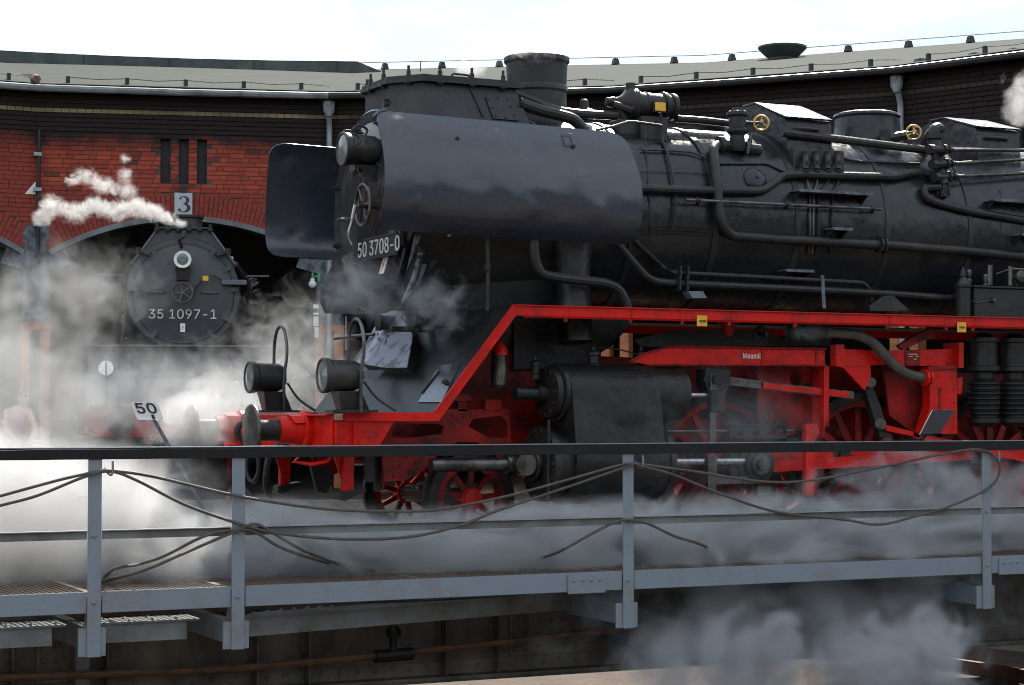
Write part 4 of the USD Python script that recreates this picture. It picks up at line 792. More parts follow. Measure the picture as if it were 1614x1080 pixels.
# sloping apron between the platform and the running board, its hatch and centre plates
sl = np.array([XB-XA, 0, ZB-ZA]); sl /= np.linalg.norm(sl); sn = np.array([-sl[2], 0, sl[0]])
def ap(t, y, o=0.0): return np.array([XA+(XB-XA)*t, y, ZA+(ZB-ZA)*t])+sn*o
ap_ = add('apron', hull([ap(t, y, o) for t in (0, 1) for y in (YB+.012, -YB-.012) for o in (-.008, 0)]), APRON, smooth=False)
def on_apron(px, py, o=.0):
    d = ray(px, py); p0 = ap(0, 0, o); t = ((p0-CAM)@sn)/(d@sn); return CAM+d*t
def apron_plate(name, pts, h0, h1, m, parent=ap_):
    P = [on_apron(x, y) for x, y in pts]; t = lambda p: ((p-ap(0, 0))@sl, p[1])
    return add(name, extr([t(p) for p in P], h0, h1, lambda u, v, d: ap(0, 0)+sl*u+np.array([0, v, 0])+sn*d), m, parent, smooth=False)
apron_plate('hatch', [(660, 635), (692, 578), (728, 572), (697, 635)], .002, .010, FRONT)
add('hatch_hinge', cat_([tube([on_apron(664, 620, .016), on_apron(692, 585, .016)], .009, 6), cyl(on_apron(699, 602, .01), on_apron(704, 602, .03), .02, seg=8)]), IRON, ap_)
# grey step plates in the middle of the apron
XM = UX(560, 560, 1.55)
def lifted(pts, o0, o1):
    P = [on_apron(x, y, o1) for x, y in pts]; uv = [((p-ap(0, 0))@sl, p[1]) for p in P]
    return extr(uv, o0, o1, lambda u, v, d: ap(0, 0)+sl*u+np.array([0, v, 0])+sn*d)
stp = [(560, 572), (592, 512), (604, 489), (637, 491), (632, 500), (651, 528), (641, 579), (610, 580)]
add('step_block', lifted([(566, 570), (596, 514), (607, 493), (634, 495), (647, 529), (637, 575), (610, 577)], -.002, .118), BLACK, ap_, smooth=False)
add('step_plate', lifted(stp, .119, .13), SOOTPLATE, ap_, smooth=False)
add('step_lip', hull(list(up([(562, 586), (609, 582), (595, 597), (562, 598)], on_apron(600, 580, .14)[1]))+list(up([(562, 586), (609, 582), (595, 597), (562, 598)], on_apron(600, 580, .14)[1]+.02))), SOOTPLATE, ap_, smooth=False)
q = on_apron(600, 508, .2); add('drawbar_hook', cat_([cyl(q, q+[.42, -.05, 0], .07, seg=14), lathe([(0, .085), (.03, .085)], q, (-1, 0, 0), 16)]), BLACK)
q2 = on_apron(625, 520, .25); add('step_bar', cat_([bx(q2[0]-.1, q2[0]+.55, q2[1]-.12, q2[1]-.02, q2[2]-.02, q2[2]+.02, .01), tube([q2+[-.15, 0, .01], q2+[.1, -.1, .02]], .015, 6)]), IRON)
ch_ = []
a, b = on_apron(594, 518, .2), on_apron(612, 522, .22)
for k in range(12):
    t = k/11; c = a*(1-t)+b*t-np.array([0, 0, .16*(1-(2*t-1)**2)]); ch_.append(ring(c, (1, 0, 0) if k % 2 else (0, 1, .3), .013, .004, 8, 4))
add('coupling_chain', ch_, IRON, kind='stuff')
add('hand_bar', tube([on_apron(527, 534, .2), on_apron(556, 530, .2), on_apron(590, 527, .14)], .016, 7), STEEL)
# front platform, buffer beam, buffers
XF = zr(525, 670)[0]; zt0 = ZA
add('front_platform', bx(XF, XA, YB+.012, -YB-.012, zt0-.012, zt0-.001), GLOSS, smooth=False)
zlow = zr(560, 716)[2]
bb = add('buffer_beam', bx(XF, XF+.02, YB+.03, -YB-.03, zlow, zt0-.014, .004), RED, smooth=False)
add('beam_flange', cat_([bx(XF-.06, XF-.0005, YB+.03, -YB-.03, zt0-.03, zt0-.016, .003), bx(XF-.06, XF-.0005, YB+.03, -YB-.03, zlow, zlow+.014, .003)]), RED, bb, smooth=False)
both('beam_end_plate', extr([(XF+.021, zt0-.077), (XF+.021, zlow), (zr(598, 700)[0], zlow+.05), (zr(623, 664)[0], zt0-.077)], YB+.025, YB+.037, XZ), RED, smooth=False)
add('beam_rib', cat_([bx(XF+x, XF+x+.012, YB-.02, YB+.024, zlow+.03, zt0-.079) for x in (.02, .18)]), RED, smooth=False)
add('beam_rivet', cat_([rivet((XF, y, z), (-1, 0, 0), .014) for y in np.arange(-1.4, 1.41, .14) for z in (zt0-.06, zlow+.04)]+[rivet((zr(x, y, )[0], YB+.025, zr(x, y)[2]), (0, -1, 0), .014) for x, y in ((543, 672), (570, 660), (585, 660), (543, 690), (543, 656), (583, 690))]), RED, kind='stuff')
for y, px in ((-.875, 393), (.875, 300)):
    c = np.array([0.0, y, 1.05])
    b_ = add('buffer', lathe([(.25, .115), (.27, .115), (XF-.07, .135), (XF-.05, .17), (XF-.002, .17)], c, (1, 0, 0), 26), RED)
    add('buffer_plunger', cyl(c+[.03, 0, 0], c+[.26, 0, 0], .093, seg=22), IRON, b_)
    add('buffer_disc', lathe([(-.014, .0), (-.012, .12), (0, .215), (.012, .225), (.026, .225), (.03, .2), (.05, .095)], c, (1, 0, 0), 32), STEEL, b_)
    add('buffer_step', hull([c+[.33, -.1, .12], c+[.62, -.1, .12], c+[.33, .05, .15], c+[.62, .05, .15], c+[.36, -.14, .06], c+[.6, -.14, .06]]), RED, b_)
# headlamps on the platform with hoop rails
for (px, py, hx, hy), yy in (((515, 592, 543, 505), -.78), ((399, 595, 424, 517), .78)):
    c = UX(px, py, .45) if yy < 0 else UX(px, py, .45); c = np.array([.42, c[1], c[2]])
    zz = zt0
    st = cat_([hull([(c[0]+.1, c[1]-.1, c[2]-.13), (c[0]+.3, c[1]-.1, c[2]-.13), (c[0]+.1, c[1]+.1, c[2]-.13), (c[0]+.3, c[1]+.1, c[2]-.13), (c[0]+.14, c[1]-.05, zz), (c[0]+.4, c[1]-.05, zz), (c[0]+.14, c[1]+.05, zz), (c[0]+.4, c[1]+.05, zz)]), bx(c[0]+.05, c[0]+.45, c[1]-.1, c[1]+.1, zz, zz+.02)])
    headlamp('headlamp', c, .142, .32, L50, stand=st, hoop=False, m=BLACK if yy < 0 else IRON)
    hh = UX(hx, hy, .72)
    add('hoop_rail', tube(smooth_path([(.72, c[1]+.2, zz), (.72, c[1]+.2, hh[2]-.25), (.72, c[1]+.14, hh[2]-.06), (.72, c[1]+.02, hh[2]), (.72, c[1]-.10, hh[2]-.06), (.72, c[1]-.16, hh[2]-.25), (.70, c[1]-.14, hh[2]-.5), (.72, c[1]-.10, zz)]), .0155, 8), STEEL)
    add('lamp_cable', tube(smooth_path([c+[.34, -.06, -.05], (.86, c[1]-.1, zz+.12), (.98, c[1]-.22, zz+.012)]), .012, 6), IRON)
# coupling hook, hoses, rail guards, steps under the beam
add('draw_hook', cat_([bx(XF-.28, XF, -.045, .045, .98, 1.08, .02), ring((XF-.28, 0, 1.03), (0, 1, 0), .07, .03, 14), tube(smooth_path([(XF-.2, .06, 1.0), (XF-.24, .06, .7), (XF-.2, 0, .58), (XF-.16, -.06, .7), (XF-.2, -.06, 1.0)]), .022, 7)]), IRON)
for y in (-.4, .4): add('brake_hose', tube(smooth_path([(XF, y, .92), (XF-.16, y, .86), (XF-.2, y*.9, .6), (XF-.12, y*.6, .42)]), .03, 8), IRON)
gp = [(543, 716), (559, 716), (557, 776), (541, 776)]
both('rail_guard', [pl(gp, -.86, .07), pl([(524, 712), (543, 712), (543, 770)], -.80, .02)], RED, smooth=False)
both('guard_shoe', pl([(538, 776), (576, 769), (578, 775), (560, 781), (545, 790), (536, 788)], -.9, .16), IRON, smooth=False)
a = U(464, 729, -1.28); 
add('foot_step', cat_([tube(up([(478, 713), (463, 728), (490, 732), (516, 727), (522, 717)], -1.3), .017, 7), tube(up([(478, 713), (522, 715)], -1.3), .014, 6)]), RED)
add('step_hangers', cat_([pl([(490, 735), (520, 735), (525, 760), (515, 778), (500, 775)], -.3, .05), pl([(575, 716), (590, 716), (590, 760), (578, 760)], -.85, .05), pl([(590, 716), (600, 716), (599, 775), (592, 775)], -.8, .05)]), IRON, smooth=False)
add('guard_stay', pl([(605, 690), (625, 690), (625, 745), (612, 757), (605, 770)], -.75, .05), REDD, smooth=False)
# ------------------------------------------------------------ frame
XW = [2.119, 4.72, 6.37, 8.02, 9.67, 11.32]
fp = [(.75, .82), (.75, 1.1), (1.5, 1.1), (2.3, 1.75), (3.0, 1.75), (XE, 1.5), (XE, .62), (4.2, .62), (3.9, .8), (2.75, .8), (2.6, .92), (1.65, .92), (1.3, .75)]
both('main_frame', extr(fp, -.56, -.50, XZ), REDD, smooth=False)
arch = [(588, 664), (690, 664), (706, 645), (802, 645), (806, 700), (806, 735), (790, 733), (778, 712), (752, 697), (722, 696), (695, 712), (668, 742), (640, 757), (606, 760), (600, 700)]
ah = [(790, 655), (800, 665), (800, 690), (770, 690), (738, 672), (745, 660)]
pa = Polygon([(U(x, y, -.9)[0], U(x, y, -.9)[2]) for x, y in arch]).buffer(0); pa = pa.difference(Polygon([(U(x, y, -.9)[0], U(x, y, -.9)[2]) for x, y in ah])).difference(Polygon([(U(x, y, -.9)[0], U(x, y, -.9)[2]) for x, y in [(625, 668), (690, 668), (700, 672), (696, 684), (650, 690), (615, 690)]]))
both('bogie_frame', extr(pa, -.9, -.87, XZ), REDD, smooth=False)
both('axle_block', [pl([(714, 622), (742, 622), (742, 632), (714, 632)], -.92, .1), pl([(722, 632), (735, 632), (735, 648), (722, 648)], -.9, .06), pl([(765, 630), (790, 630), (790, 646), (765, 646)], -.92, .1)], REDD, smooth=False)
add('frame_bolt', cat_([rivet(U(x, y, -.9), (0, -1, 0), .018, 6) for x, y in ((712, 655), (720, 660), (730, 655), (742, 655), (752, 655), (765, 652), (780, 652), (795, 652), (650, 712), (665, 705), (640, 720), (655, 730), (630, 735), (622, 715), (725, 640), (729, 640), (645, 745), (620, 750))]), REDD, kind='stuff')
q = U(788, 560, -1.05); add('sight_glass', cat_([lathe([(0, .05), (.03, .07), (.2, .075), (.33, .06), (.38, .02)], U(786, 612, -1.05), (0, 0, 1), 14)]), STEEL)
add('sight_cap', lathe([(0, .075), (.05, .07), (.11, .03)], U(788, 560, -1.05), (0, 0, 1), 14), RED)
for x in (1.0, 2.6, 3.4): add('frame_stretcher', bx(x, x+.05, -.5, .5, .85, 1.45 if x > 1.2 else 1.08, .005), BLACK)
# ------------------------------------------------------------ wheels
def wheel(xc, R, nsp, weight=None, crank=None, s=-1):
    parts = []; y0 = s*.69; zc = R
    ax = (0, s, 0); o = np.array([xc, y0, zc])
    w = add('wheel', lathe([(0, R-.085), (0, R-.145), (.12, R-.145), (.12, R-.085)], o, ax, 48, True), REDD)
    add('tyre', lathe([(-.0, R-.086), (.0, R+.02), (.022, R+.026), (.034, R+.005), (.125, R-.004), (.13, R-.03), (.13, R-.086)], o, ax, 56, True), IRON, w)
    sp = []
    for k in range(nsp):
        a = 2*PI*k/nsp+.1; d = np.array([math.cos(a), 0, math.sin(a)]); t = np.array([-math.sin(a), 0, math.cos(a)])
        r0, r1 = R*.2, R-.13
        sp.append(hull([o+np.array([0, s*(.04+h), 0])+d*r_+t*wd*sg for r_, wd, hh in ((r0, R*.06, .05), (r1, R*.042, .025)) for sg in (-1, 1) for h in (0, hh)]))
    add('spokes', cat_(sp), REDD, w, smooth=False)
    add('hub', lathe([(0, R*.24), (.12, R*.24), (.14, R*.2), (.16, R*.2), (.17, R*.1), (.17, 0)], o, ax, 28), RED if R < .5 else REDD, w)
    if weight is not None:
        n = 14; a0, a1 = weight-.75, weight+.75; ou = [(xc+(R-.13)*math.cos(t), zc+(R-.13)*math.sin(t)) for t in np.linspace(a0, a1, n)]
        add('balance_weight', extr(ou, y0+s*.03, y0+s*.125, XZ), REDD, w, smooth=False)
    return w
for s in (-1, 1): wheel(XW[0], .425, 9, s=s)
pin = U(1484, 699, -.98); dx, dz = pin[0]-XW[3], pin[2]-.7; th = math.atan2(dz, dx); CR = .33
if not (math.pi*.5 < th < math.pi): th = math.radians(150)
pv = np.array([CR*math.cos(th), 0, CR*math.sin(th)])
for x in XW[1:]:
    wheel(x, .7, 13, th+PI)
    wheel(x, .7, 13, th+PI/2+PI, s=1)
    c = np.array([x, -.85, .7])+pv; add('crank_boss', cat_([lathe([(0, .13), (.05, .13), (.06, .1)], np.array([x, -.85, .7])+pv*1.0, (0, -1, 0), 20), hull([np.array([x, -.84-.04*k, .7])+pv*f+r*np.array([math.cos(t), 0, math.sin(t)]) for f, r in ((0, .16), (1, .13)) for t in np.arange(10)*PI/5 for k in (0, 1)])]), REDD)
for x in XW: add('axle', cyl((x, -.7, .425 if x < 3 else .7), (x, .7, .425 if x < 3 else .7), .085, seg=14), IRON)
# rods
for x0, x1 in zip(XW[1:-1], XW[2:]):
    a, b = np.array([x0, 0, .7])+pv, np.array([x1, 0, .7])+pv
    add('coupling_rod', hull([(p[0]+sx*.02, y, p[2]+sz*.055) for p in (a, b) for sx in (-1, 1) for sz in (-1, 1) for y in (-.95, -.915)]), RED, smooth=False)
for x in XW[1:]:
    c = np.array([x, -.905, .7])+pv; add('rod_bearing', cat_([cyl(c, c-[0, .06, 0], .1, seg=18), cyl(c-[0, .06, 0], c-[0, .09, 0], .05, seg=10)]), IRON)
a, b = U(1190, 736, -1.02), np.array([XW[3], -1.02, .7])+pv
m0 = [(a[0]+.1, a[2]-.055), (a[0]+.1, a[2]+.055), (b[0], b[2]+.05), (b[0], b[2]-.05)]
add('connecting_rod', extr(m0, -1.05, -.99, XZ), RED, smooth=False)
add('big_end', cat_([bx(b[0]-.14, b[0]+.14, -1.07, -.975, b[2]-.12, b[2]+.12, .03), cyl(b-[0, .05, 0], b-[0, .1, 0], .07, seg=14)]), STEEL)
# ------------------------------------------------------------ cylinder and valve chest
vx0, vx1 = U(865, 620, -1.18)[0], U(1072, 618, -1.18)[0]; vz = (U(870, 620, -1.18)[2]+U(1070, 618, -1.18)[2])/2; czz = .74; cy = -1.14
cs = Polygon([(cy+.27*math.cos(t), vz+.25*math.sin(t)) for t in np.linspace(0, 2*PI, 40)]).union(Polygon([(cy+.37*math.cos(t), czz+.37*math.sin(t)) for t in np.linspace(0, 2*PI, 40)])).convex_hull
xs0, xs1 = U(905, 700, -1.45)[0], U(1045, 700, -1.45)[0]
for s in (1, -1):
    f = (lambda m: m) if s == 1 else (lambda m: mir(m))
    cb = add('cylinder_casing', f(extr(cs, xs0, xs1, YZ)), CASING)
    add('valve_chest', f(lathe([(vx0-.02, .12), (vx0, .235), (vx0+.05, .24), (vx0+.055, .22), (vx0+.09, .22), (vx0+.095, .235), (xs0-.05, .235), (xs0-.04, .262), (xs0+.0, .262), (xs1, .262), (xs1+.01, .245), (vx1-.06, .245), (vx1-.055, .25), (vx1, .25), (vx1+.01, .2), (vx1+.02, .06)], (0, cy, vz), (1, 0, 0), 40)), IRON)
    add('valve_tail_rod', f(cat_([cyl((vx0-.32, cy, vz-.01), (vx0, cy, vz-.01), .06, seg=14), cyl((vx0-.1, cy, vz-.01), (vx0-.02, cy, vz-.01), .085, seg=14)])), IRON)
    add('cylinder_body', f(lathe([(xs0-.22, .1), (xs0-.2, .34), (xs0-.13, .345), (xs0-.125, .31), (xs0+.01, .31)], (0, cy, czz), (1, 0, 0), 40)), IRON)
    add('rear_cover', f(lathe([(xs1-.01, .31), (xs1+.08, .31), (xs1+.085, .33), (xs1+.14, .33), (xs1+.16, .15), (xs1+.26, .11), (xs1+.27, .05)], (0, cy, czz), (1, 0, 0), 40)), IRON)
    ta, tb_ = U(679, 739, cy), U(800, 739, cy); 
    add('piston_rod_guard', f(cat_([cyl((ta[0], cy, czz), (tb_[0], cy, czz), .06, seg=18), cyl((tb_[0]-.02, cy, czz), (tb_[0]+.14, cy, czz), .09, seg=14), cyl((tb_[0]+.14, cy, czz), (tb_[0]+.3, cy, czz), .12, seg=16), cyl((tb_[0]+.22, cy, czz), (tb_[0]+.25, cy, czz), .16, seg=16), lathe([(0, .1), (.1, .1)], (tb_[0]+.1, cy-.08, czz), (0, -1, 0), 14)])), STEEL)
rv = []
for x in (vx0-.001,): rv += [rivet((x-.015, cy+.2*math.cos(t), vz+.2*math.sin(t)), (-1, 0, 0), .022, 6) for t in np.arange(12)*PI/6]
rv += [rivet((xs0-.205, cy+.3*math.cos(t), czz+.3*math.sin(t)), (-1, 0, 0), .024, 6) for t in np.arange(14)*PI/7]
add('cover_stud', rv, IRON, kind='stuff')
for px, py, r in ((935, 575, .05), (1010, 572, .04), (843, 590, .035)):
    q = U(px, py, cy); q[2] = vz+.22 if px > 900 else vz+.12
    add('oil_valve', lathe([(0, r*1.3), (.04, r*1.3), (.05, r), (.11, r), (.12, r*1.25), (.15, r*1.2), (.17, r*.5), (.2, r*.4)], q, (0, 0, 1), 12), IRON)
    if px > 900: pipe('oil_pipe', [q+[0, 0, .12], q+[-.15, .1, .18], q+[-.35, .2, .2]], .008, IRON, sides=5)
pipe('drain_rod', [U(865, 662, -1.42), U(864, 790, -1.42)], .012, IRON)
# ------------------------------------------------------------ crosshead and valve gear
YG = -1.12
add('piston_rod', cyl((xs1+.2, cy, czz), (U(1195, 736, cy)[0], cy, czz), .042, seg=14), BRIGHT)
pb1 = Polygon([(U(x, y, YG)[0], U(x, y, YG)[2]) for x, y in ((1146, 671), (1237, 671), (1237, 691), (1146, 691))]); hl = unary_union([Polygon([(U(x, 682, YG)[0]+.04*math.cos(t), U(x, 682, YG)[2]+.035*math.sin(t)) for t in np.arange(14)*PI/7]) for x in (1163, 1188, 1213, 1230)])
add('slide_bar', cat_([extr(pb1.difference(hl), YG-.04, YG+.0, XZ), bx(U(1146, 670, YG)[0], U(1237, 670, YG)[0], YG-.06, YG+.1, U(1190, 672, YG)[2], U(1190, 668, YG)[2], .004)]), IRON, smooth=False)
add('slide_bar_bolt', cat_([lathe([(0, .02), (.03, .02)], U(x, 668, YG-.02), (0, 0, 1), 6) for x in range(1150, 1237, 12)]), IRON, kind='stuff')
add('guide_rod', cyl(U(1050, 680, YG), U(1270, 679, YG), .02, seg=10), STEEL)
c = U(1190, 732, YG); add('crosshead', cat_([lathe([(0, .2), (.03, .2), (.04, .15), (.08, .15), (.09, .1), (.1, .1)], c, (0, -1, 0), 24), hull([(c[0]+dx_, c[1]+dy_, c[2]+dz_) for dx_ in (-.28, .12) for dy_ in (0, .12) for dz_ in (-.16, .16)]), cyl(c+[-.3, .06, 0], c+[-.55, .06, 0], .075, .05, seg=14)]), IRON)
add('crosshead_bolt', cat_([lathe([(0, .1), (.012, .1)], c-[0, .1, 0], (0, -1, 0), 20), lathe([(0, .055), (.03, .05)], c-[0, .112, 0], (0, -1, 0), 12)]), STEEL)
add('drain_tap', cat_([bx(c[0]-.02, c[0]+.14, c[1]-.08, c[1], c[2]-.3, c[2]-.2, .01)]), STEEL)
add('combination_lever', cat_([hull(list(up([(1119, 590), (1131, 590), (1127, 720), (1119, 720)], YG-.08))+list(up([(1119, 590), (1131, 590), (1127, 720), (1119, 720)], YG-.04))), hull(list(up([(1116, 718), (1131, 718), (1129, 775), (1116, 768)], YG-.09))+list(up([(1116, 718), (1131, 718), (1129, 775), (1116, 768)], YG-.02)))]), STEEL, smooth=False)
add('union_link', hull(list(up([(1121, 752), (1121, 764), (1200, 762), (1200, 750)], YG-.05))+list(up([(1121, 752), (1121, 764), (1200, 762), (1200, 750)], YG-.02))), STEEL, smooth=False)
cb_ = np.array([(U(x, y, YG)[0], U(x, y, YG)[2]) for x, y in ((1106, 582), (1145, 582), (1145, 606), (1135, 622), (1112, 622), (1106, 606))])
add('valve_crosshead', cat_([extr(cb_, YG-.07, YG+.1, XZ), bx(U(1112, 625, YG)[0], U(1134, 625, YG)[0], YG-.1, YG-.02, U(1120, 650, YG)[2], U(1120, 615, YG)[2], .008), cyl(U(1132, 598, YG-.07), U(1132, 598, YG-.12), .045, seg=14), cyl(U(1114, 598, YG-.07), U(1114, 598, YG-.11), .03, seg=12)]), IRON, smooth=30)
add('crosshead_stud', cat_([lathe([(0, .018), (.05, .018)], U(x, 582, YG-.03), (0, 0, 1), 6) for x in range(1109, 1145, 5)]), STEEL, kind='stuff')
add('valve_rod', cyl((vx1, cy, vz-.02), (U(1130, 618, cy)[0], cy, vz-.02), .03, seg=12), BRIGHT)
def bar(pts, Y, th, m, nm): return add(nm, pl(pts, Y, th), m, smooth=False)
rr_ = bar([(1138, 592), (1203, 601), (1203, 613), (1138, 606)], YG-.05, .03, STEEL, 'radius_rod')
bar([(1200, 602), (1346, 617), (1346, 629), (1200, 613)], YG-.05, .04, STEEL, 'radius_rod_body'); bar([(1203, 604), (1338, 618), (1338, 627), (1203, 612)], YG-.055, .006, RED, 'radius_rod_panel')
# expansion link, its bracket, reversing arm, eccentric rod
bar([(1346, 570), (1360, 568), (1372, 600), (1388, 640), (1396, 670), (1402, 685), (1388, 690), (1378, 660), (1366, 620)], YG-.02, .08, IRON, 'expansion_link')
q = U(1385, 640, YG); add('link_pin', cyl(U(1373, 603, YG-.03), U(1373, 603, YG-.1), .05, seg=16), STEEL)
add('link_pin', cat_([cyl(U(1388, 668, YG), U(1388, 668, YG-.09), .055, seg=14), cyl(U(1392, 672, YG), U(1392, 672, YG-.12), .03, seg=10)]), STEEL)
bar([(1332, 575), (1372, 575), (1373, 596), (1363, 615), (1330, 580)], YG-.09, .03, RED, 'link_bracket')
bar([(1397, 670), (1450, 683), (1450, 690), (1397, 679)], YG-.06, .03, RED, 'eccentric_rod'); bar([(1440, 681), (1600, 715), (1640, 728), (1640, 738), (1600, 724), (1440, 690)], YG-.06, .03, RED, 'eccentric_rod')
bar([(1416, 545), (1444, 528), (1470, 517), (1476, 522), (1474, 533), (1455, 537), (1424, 552)], -1.2, .05, REDD, 'reversing_arm')
# brackets of the motion: long beam, hanging plates, end box
bm = bar([(993, 570), (1010, 560), (1052, 547), (1200, 549), (1300, 550), (1300, 575), (1018, 574)], -1.22, .03, RED, 'motion_beam')
zlo, zhi = U(1150, 574, -1.24)[2], U(1150, 548, -1.24)[2]
add('beam_edge', cat_([tube(up([(993, 570), (1012, 559), (1052, 546.5), (1302, 550)], -1.23), .011, 6), tube(up([(1016, 575), (1302, 576)], -1.23), .010, 6)]), REDD)
add('beam_writing', text('Meamil', .05, .003, U(1185, 561, -1.2205), (1, 0, 0), (0, 0, 1), wide=.85), WHITE, bm)
add('beam_bolt', cat_([rivet(U(x, y, -1.22), (0, -1, 0), .016, 6) for x in (1202, 1210, 1217) for y in (553, 570)]+[rivet(U(x, y, -1.22), (0, -1, 0), .02, 6) for x in (1290, 1297) for y in (555, 570)]), RED, kind='stuff')
bar([(1201, 549), (1205, 549), (1205, 575), (1201, 575)], -1.228, .006, REDD, 'beam_splice'); bar([(1286, 550), (1289, 550), (1289, 576), (1286, 576)], -1.228, .006, REDD, 'beam_splice')
hp = Polygon([(U(x, y, -.98)[0], U(x, y, -.98)[2]) for x, y in ((1195, 577), (1307, 577), (1307, 672), (1225, 690), (1195, 690))])
hh = U(1255, 598, -.98); hp = hp.difference(Polygon([(hh[0]+.075*math.cos(t), hh[2]+.075*math.sin(t)) for t in np.arange(20)*PI/10]))
add('motion_plate', extr(hp, -.98, -.95, XZ), REDD, smooth=False)
bar([(1299, 577), (1307, 577), (1306, 660), (1301, 668), (1298, 690)], -1.2, .2, RED, 'plate_edge')
bar([(1270, 668), (1287, 668), (1292, 680), (1286, 690), (1284, 700), (1284, 781), (1271, 781)], -1.25, .06, RED, 'brake_hanger')
bar([(1318, 543), (1331, 543), (1331, 580), (1318, 577)], -1.26, .1, RED, 'bracket_flange')
bar([(1331, 550), (1385, 553), (1396, 575), (1331, 578)], -1.22, .03, RED, 'bracket_plate'); bar([(1391, 553), (1508, 550), (1508, 577), (1412, 577)], -1.22, .03, RED, 'bracket_plate')
bar([(1390, 552), (1470, 560), (1470, 700), (1450, 690), (1402, 655)], -1.05, .03, REDD, 'rear_plate')
bar([(1512, 540), (1519, 540), (1519, 580), (1511, 580)], -1.3, .25, RED, 'bracket_flange')
eb = bar([(1465, 581), (1508, 579), (1509, 684), (1452, 684), (1466, 640)], -1.25, .12, RED, 'end_box'); bar([(1509, 596), (1518, 594), (1516, 620), (1509, 621)], -1.25, .06, RED, 'box_lug')
add('box_edge', cat_([pl([(1463, 578), (1510, 576), (1510, 581), (1463, 583)], -1.28, .12), pl([(1480, 612), (1483, 612), (1483, 684), (1480, 684)], -1.256, .005)]), REDD, smooth=False)
add('box_bolt', cat_([rivet(U(x, y, -1.25), (0, -1, 0), .018, 6) for x, y in ((1479, 593), (1501, 593), (1484, 612), (1503, 613), (1483, 634), (1504, 634), (1503, 657), (1503, 673), (1468, 575), (1497, 571))]), RED, kind='stuff')
q = U(1438, 564, -1.225); mp_ = add('maker_plate', bx(q[0]-.09, q[0]+.09, -1.232, -1.221, q[2]-.075, q[2]+.075, .006), REDD)
add('plate_lines', cat_([bx(q[0]+a_, q[0]+b_, -1.2345, -1.2322, q[2]+z_, q[2]+z_+.008) for a_, b_, z_ in ((-.06, .06, .03), (-.045, -.005, .008), (.035, .07, .008), (.012, .045, -.018))]), LETTER, mp_, smooth=False)
add('plate_screw', cat_([rivet((q[0]+sx*.075, -1.232, q[2]+sz*.06), (0, -1, 0), .012, 6) for sx in (-1, 1) for sz in (-1, 1)]), STEEL, mp_)
hs = add('sand_hose', tube(fillet(up([(1302, 524), (1350, 527), (1378, 540), (1402, 570), (1428, 590), (1456, 595)], -1.32), .15), .05, 12), CABLE)
add('hose_flange', cat_([cyl(U(1455, 595, -1.32), U(1459, 595, -1.32), .085, seg=10), cyl(U(1461, 595, -1.32), U(1464, 595, -1.32), .085, seg=10)]), RED, hs)
q = U(1199, 527, -1.2); handwheel('drain_wheel', q, .07, (0, -1, 0), IRON)
add('drain_valve', lathe([(0, .03), (.05, .06), (.1, .07), (.12, .1), (.15, .1), (.16, .05), (.24, .04)], U(1148, 530, -1.2), (0, 0, 1), 14), REDD)
bar([(1000, 536), (1060, 520), (1200, 520), (1260, 545), (1010, 547)], -.9, .03, BLACK, 'frame_web')
bar([(810, 492), (1010, 492), (965, 545), (905, 582), (810, 582)], -.62, .03, BLACK, 'frame_web')
bar([(1240, 500), (1310, 500), (1310, 545), (1240, 545)], -.7, .03, BLACK, 'frame_web')
# spring hangers and brake blocks hinted behind the wheels
for x in XW[1:]: both('brake_block', hull([(x-.78, -.8, .45), (x-.74, -.8, .95), (x-.86, -.8, .95), (x-.84, -.8, .45), (x-.78, -.7, .45), (x-.74, -.7, .95), (x-.86, -.7, .95)]), IRON)
# ------------------------------------------------------------ pumps and boxes on the right
for px in (1551, 1598):
    q = U(px, 640, -1.2); x = q[0]
    add('air_pump', lathe([(1.05, .08), (1.1, .16), (1.14, .16), (1.15, .135)]+[(1.17+.05*k+d, .135+(.02 if d in (.015, .03) else 0)) for k in range(7) for d in (0, .015, .03, .045)]+[(1.54, .1), (1.60, .1), (1.62, .16), (1.66, .16), (1.67, .135), (1.9, .135), (1.91, .155), (1.95, .155), (1.96, .1), (2.0, .05)], (x, -1.2, 0), (0, 0, 1), 24), IRON)
q = U(1518, 470, -1.2); q[2] = ZB
add('oil_cylinder', lathe([(0, .075), (.31, .075), (.32, .085), (.35, .085), (.38, .06), (.42, .03), (.43, .035), (.47, .03), (.52, .008)], q, (0, 0, 1), 20), IRON)
for dx_, dh in ((.09, .44), (.3, .40)): add('cap_nut', lathe([(0, .02), (.05, .035), (.07, .02), (.1, .032), (.14, .032), (.16, .02)], q+[dx_, .02, dh-.1], (0, 0, 1), 12), STEEL)
a, b = U(1536, 450, -1.25), U(1660, 500, -1.25); lub = add('lubricator', cat_([bx(a[0], b[0], -1.25, -.95, ZB, a[2]-.02, .01), bx(a[0]-.015, b[0], -1.265, -.935, a[2]-.02, a[2]+.0, .004)]), IRON, smooth=False)
add('lubricator_crank', cat_([lathe([(0, .06), (.05, .06), (.06, .03)], U(1605, 436, -1.2), (0, -1, 0), 16), tube(up([(1570, 432), (1590, 425), (1600, 440), (1602, 450)], -1.2), .008, 6), cyl(U(1560, 450, -1.2), U(1560, 418, -1.2), .03, seg=10), cyl(U(1592, 450, -1.2), U(1592, 420, -1.2), .025, seg=10), tube(up([(1592, 424), (1614, 425)], -1.2), .014, 6), lathe([(0, .03), (.04, .02)], U(1564, 473, -1.25), (0, -1, 0), 8)]), STEEL, lub)
add('lubricator_tube', cat_([tube(smooth_path(up([(1531, 474), (1540, 477), (1564, 473)], -1.26)), .005, 5)]), STEEL, lub)
bar([(1370, 482), (1392, 467), (1408, 466), (1434, 490), (1372, 490)], -1.3, .02, BLACK, 'cover_plate')
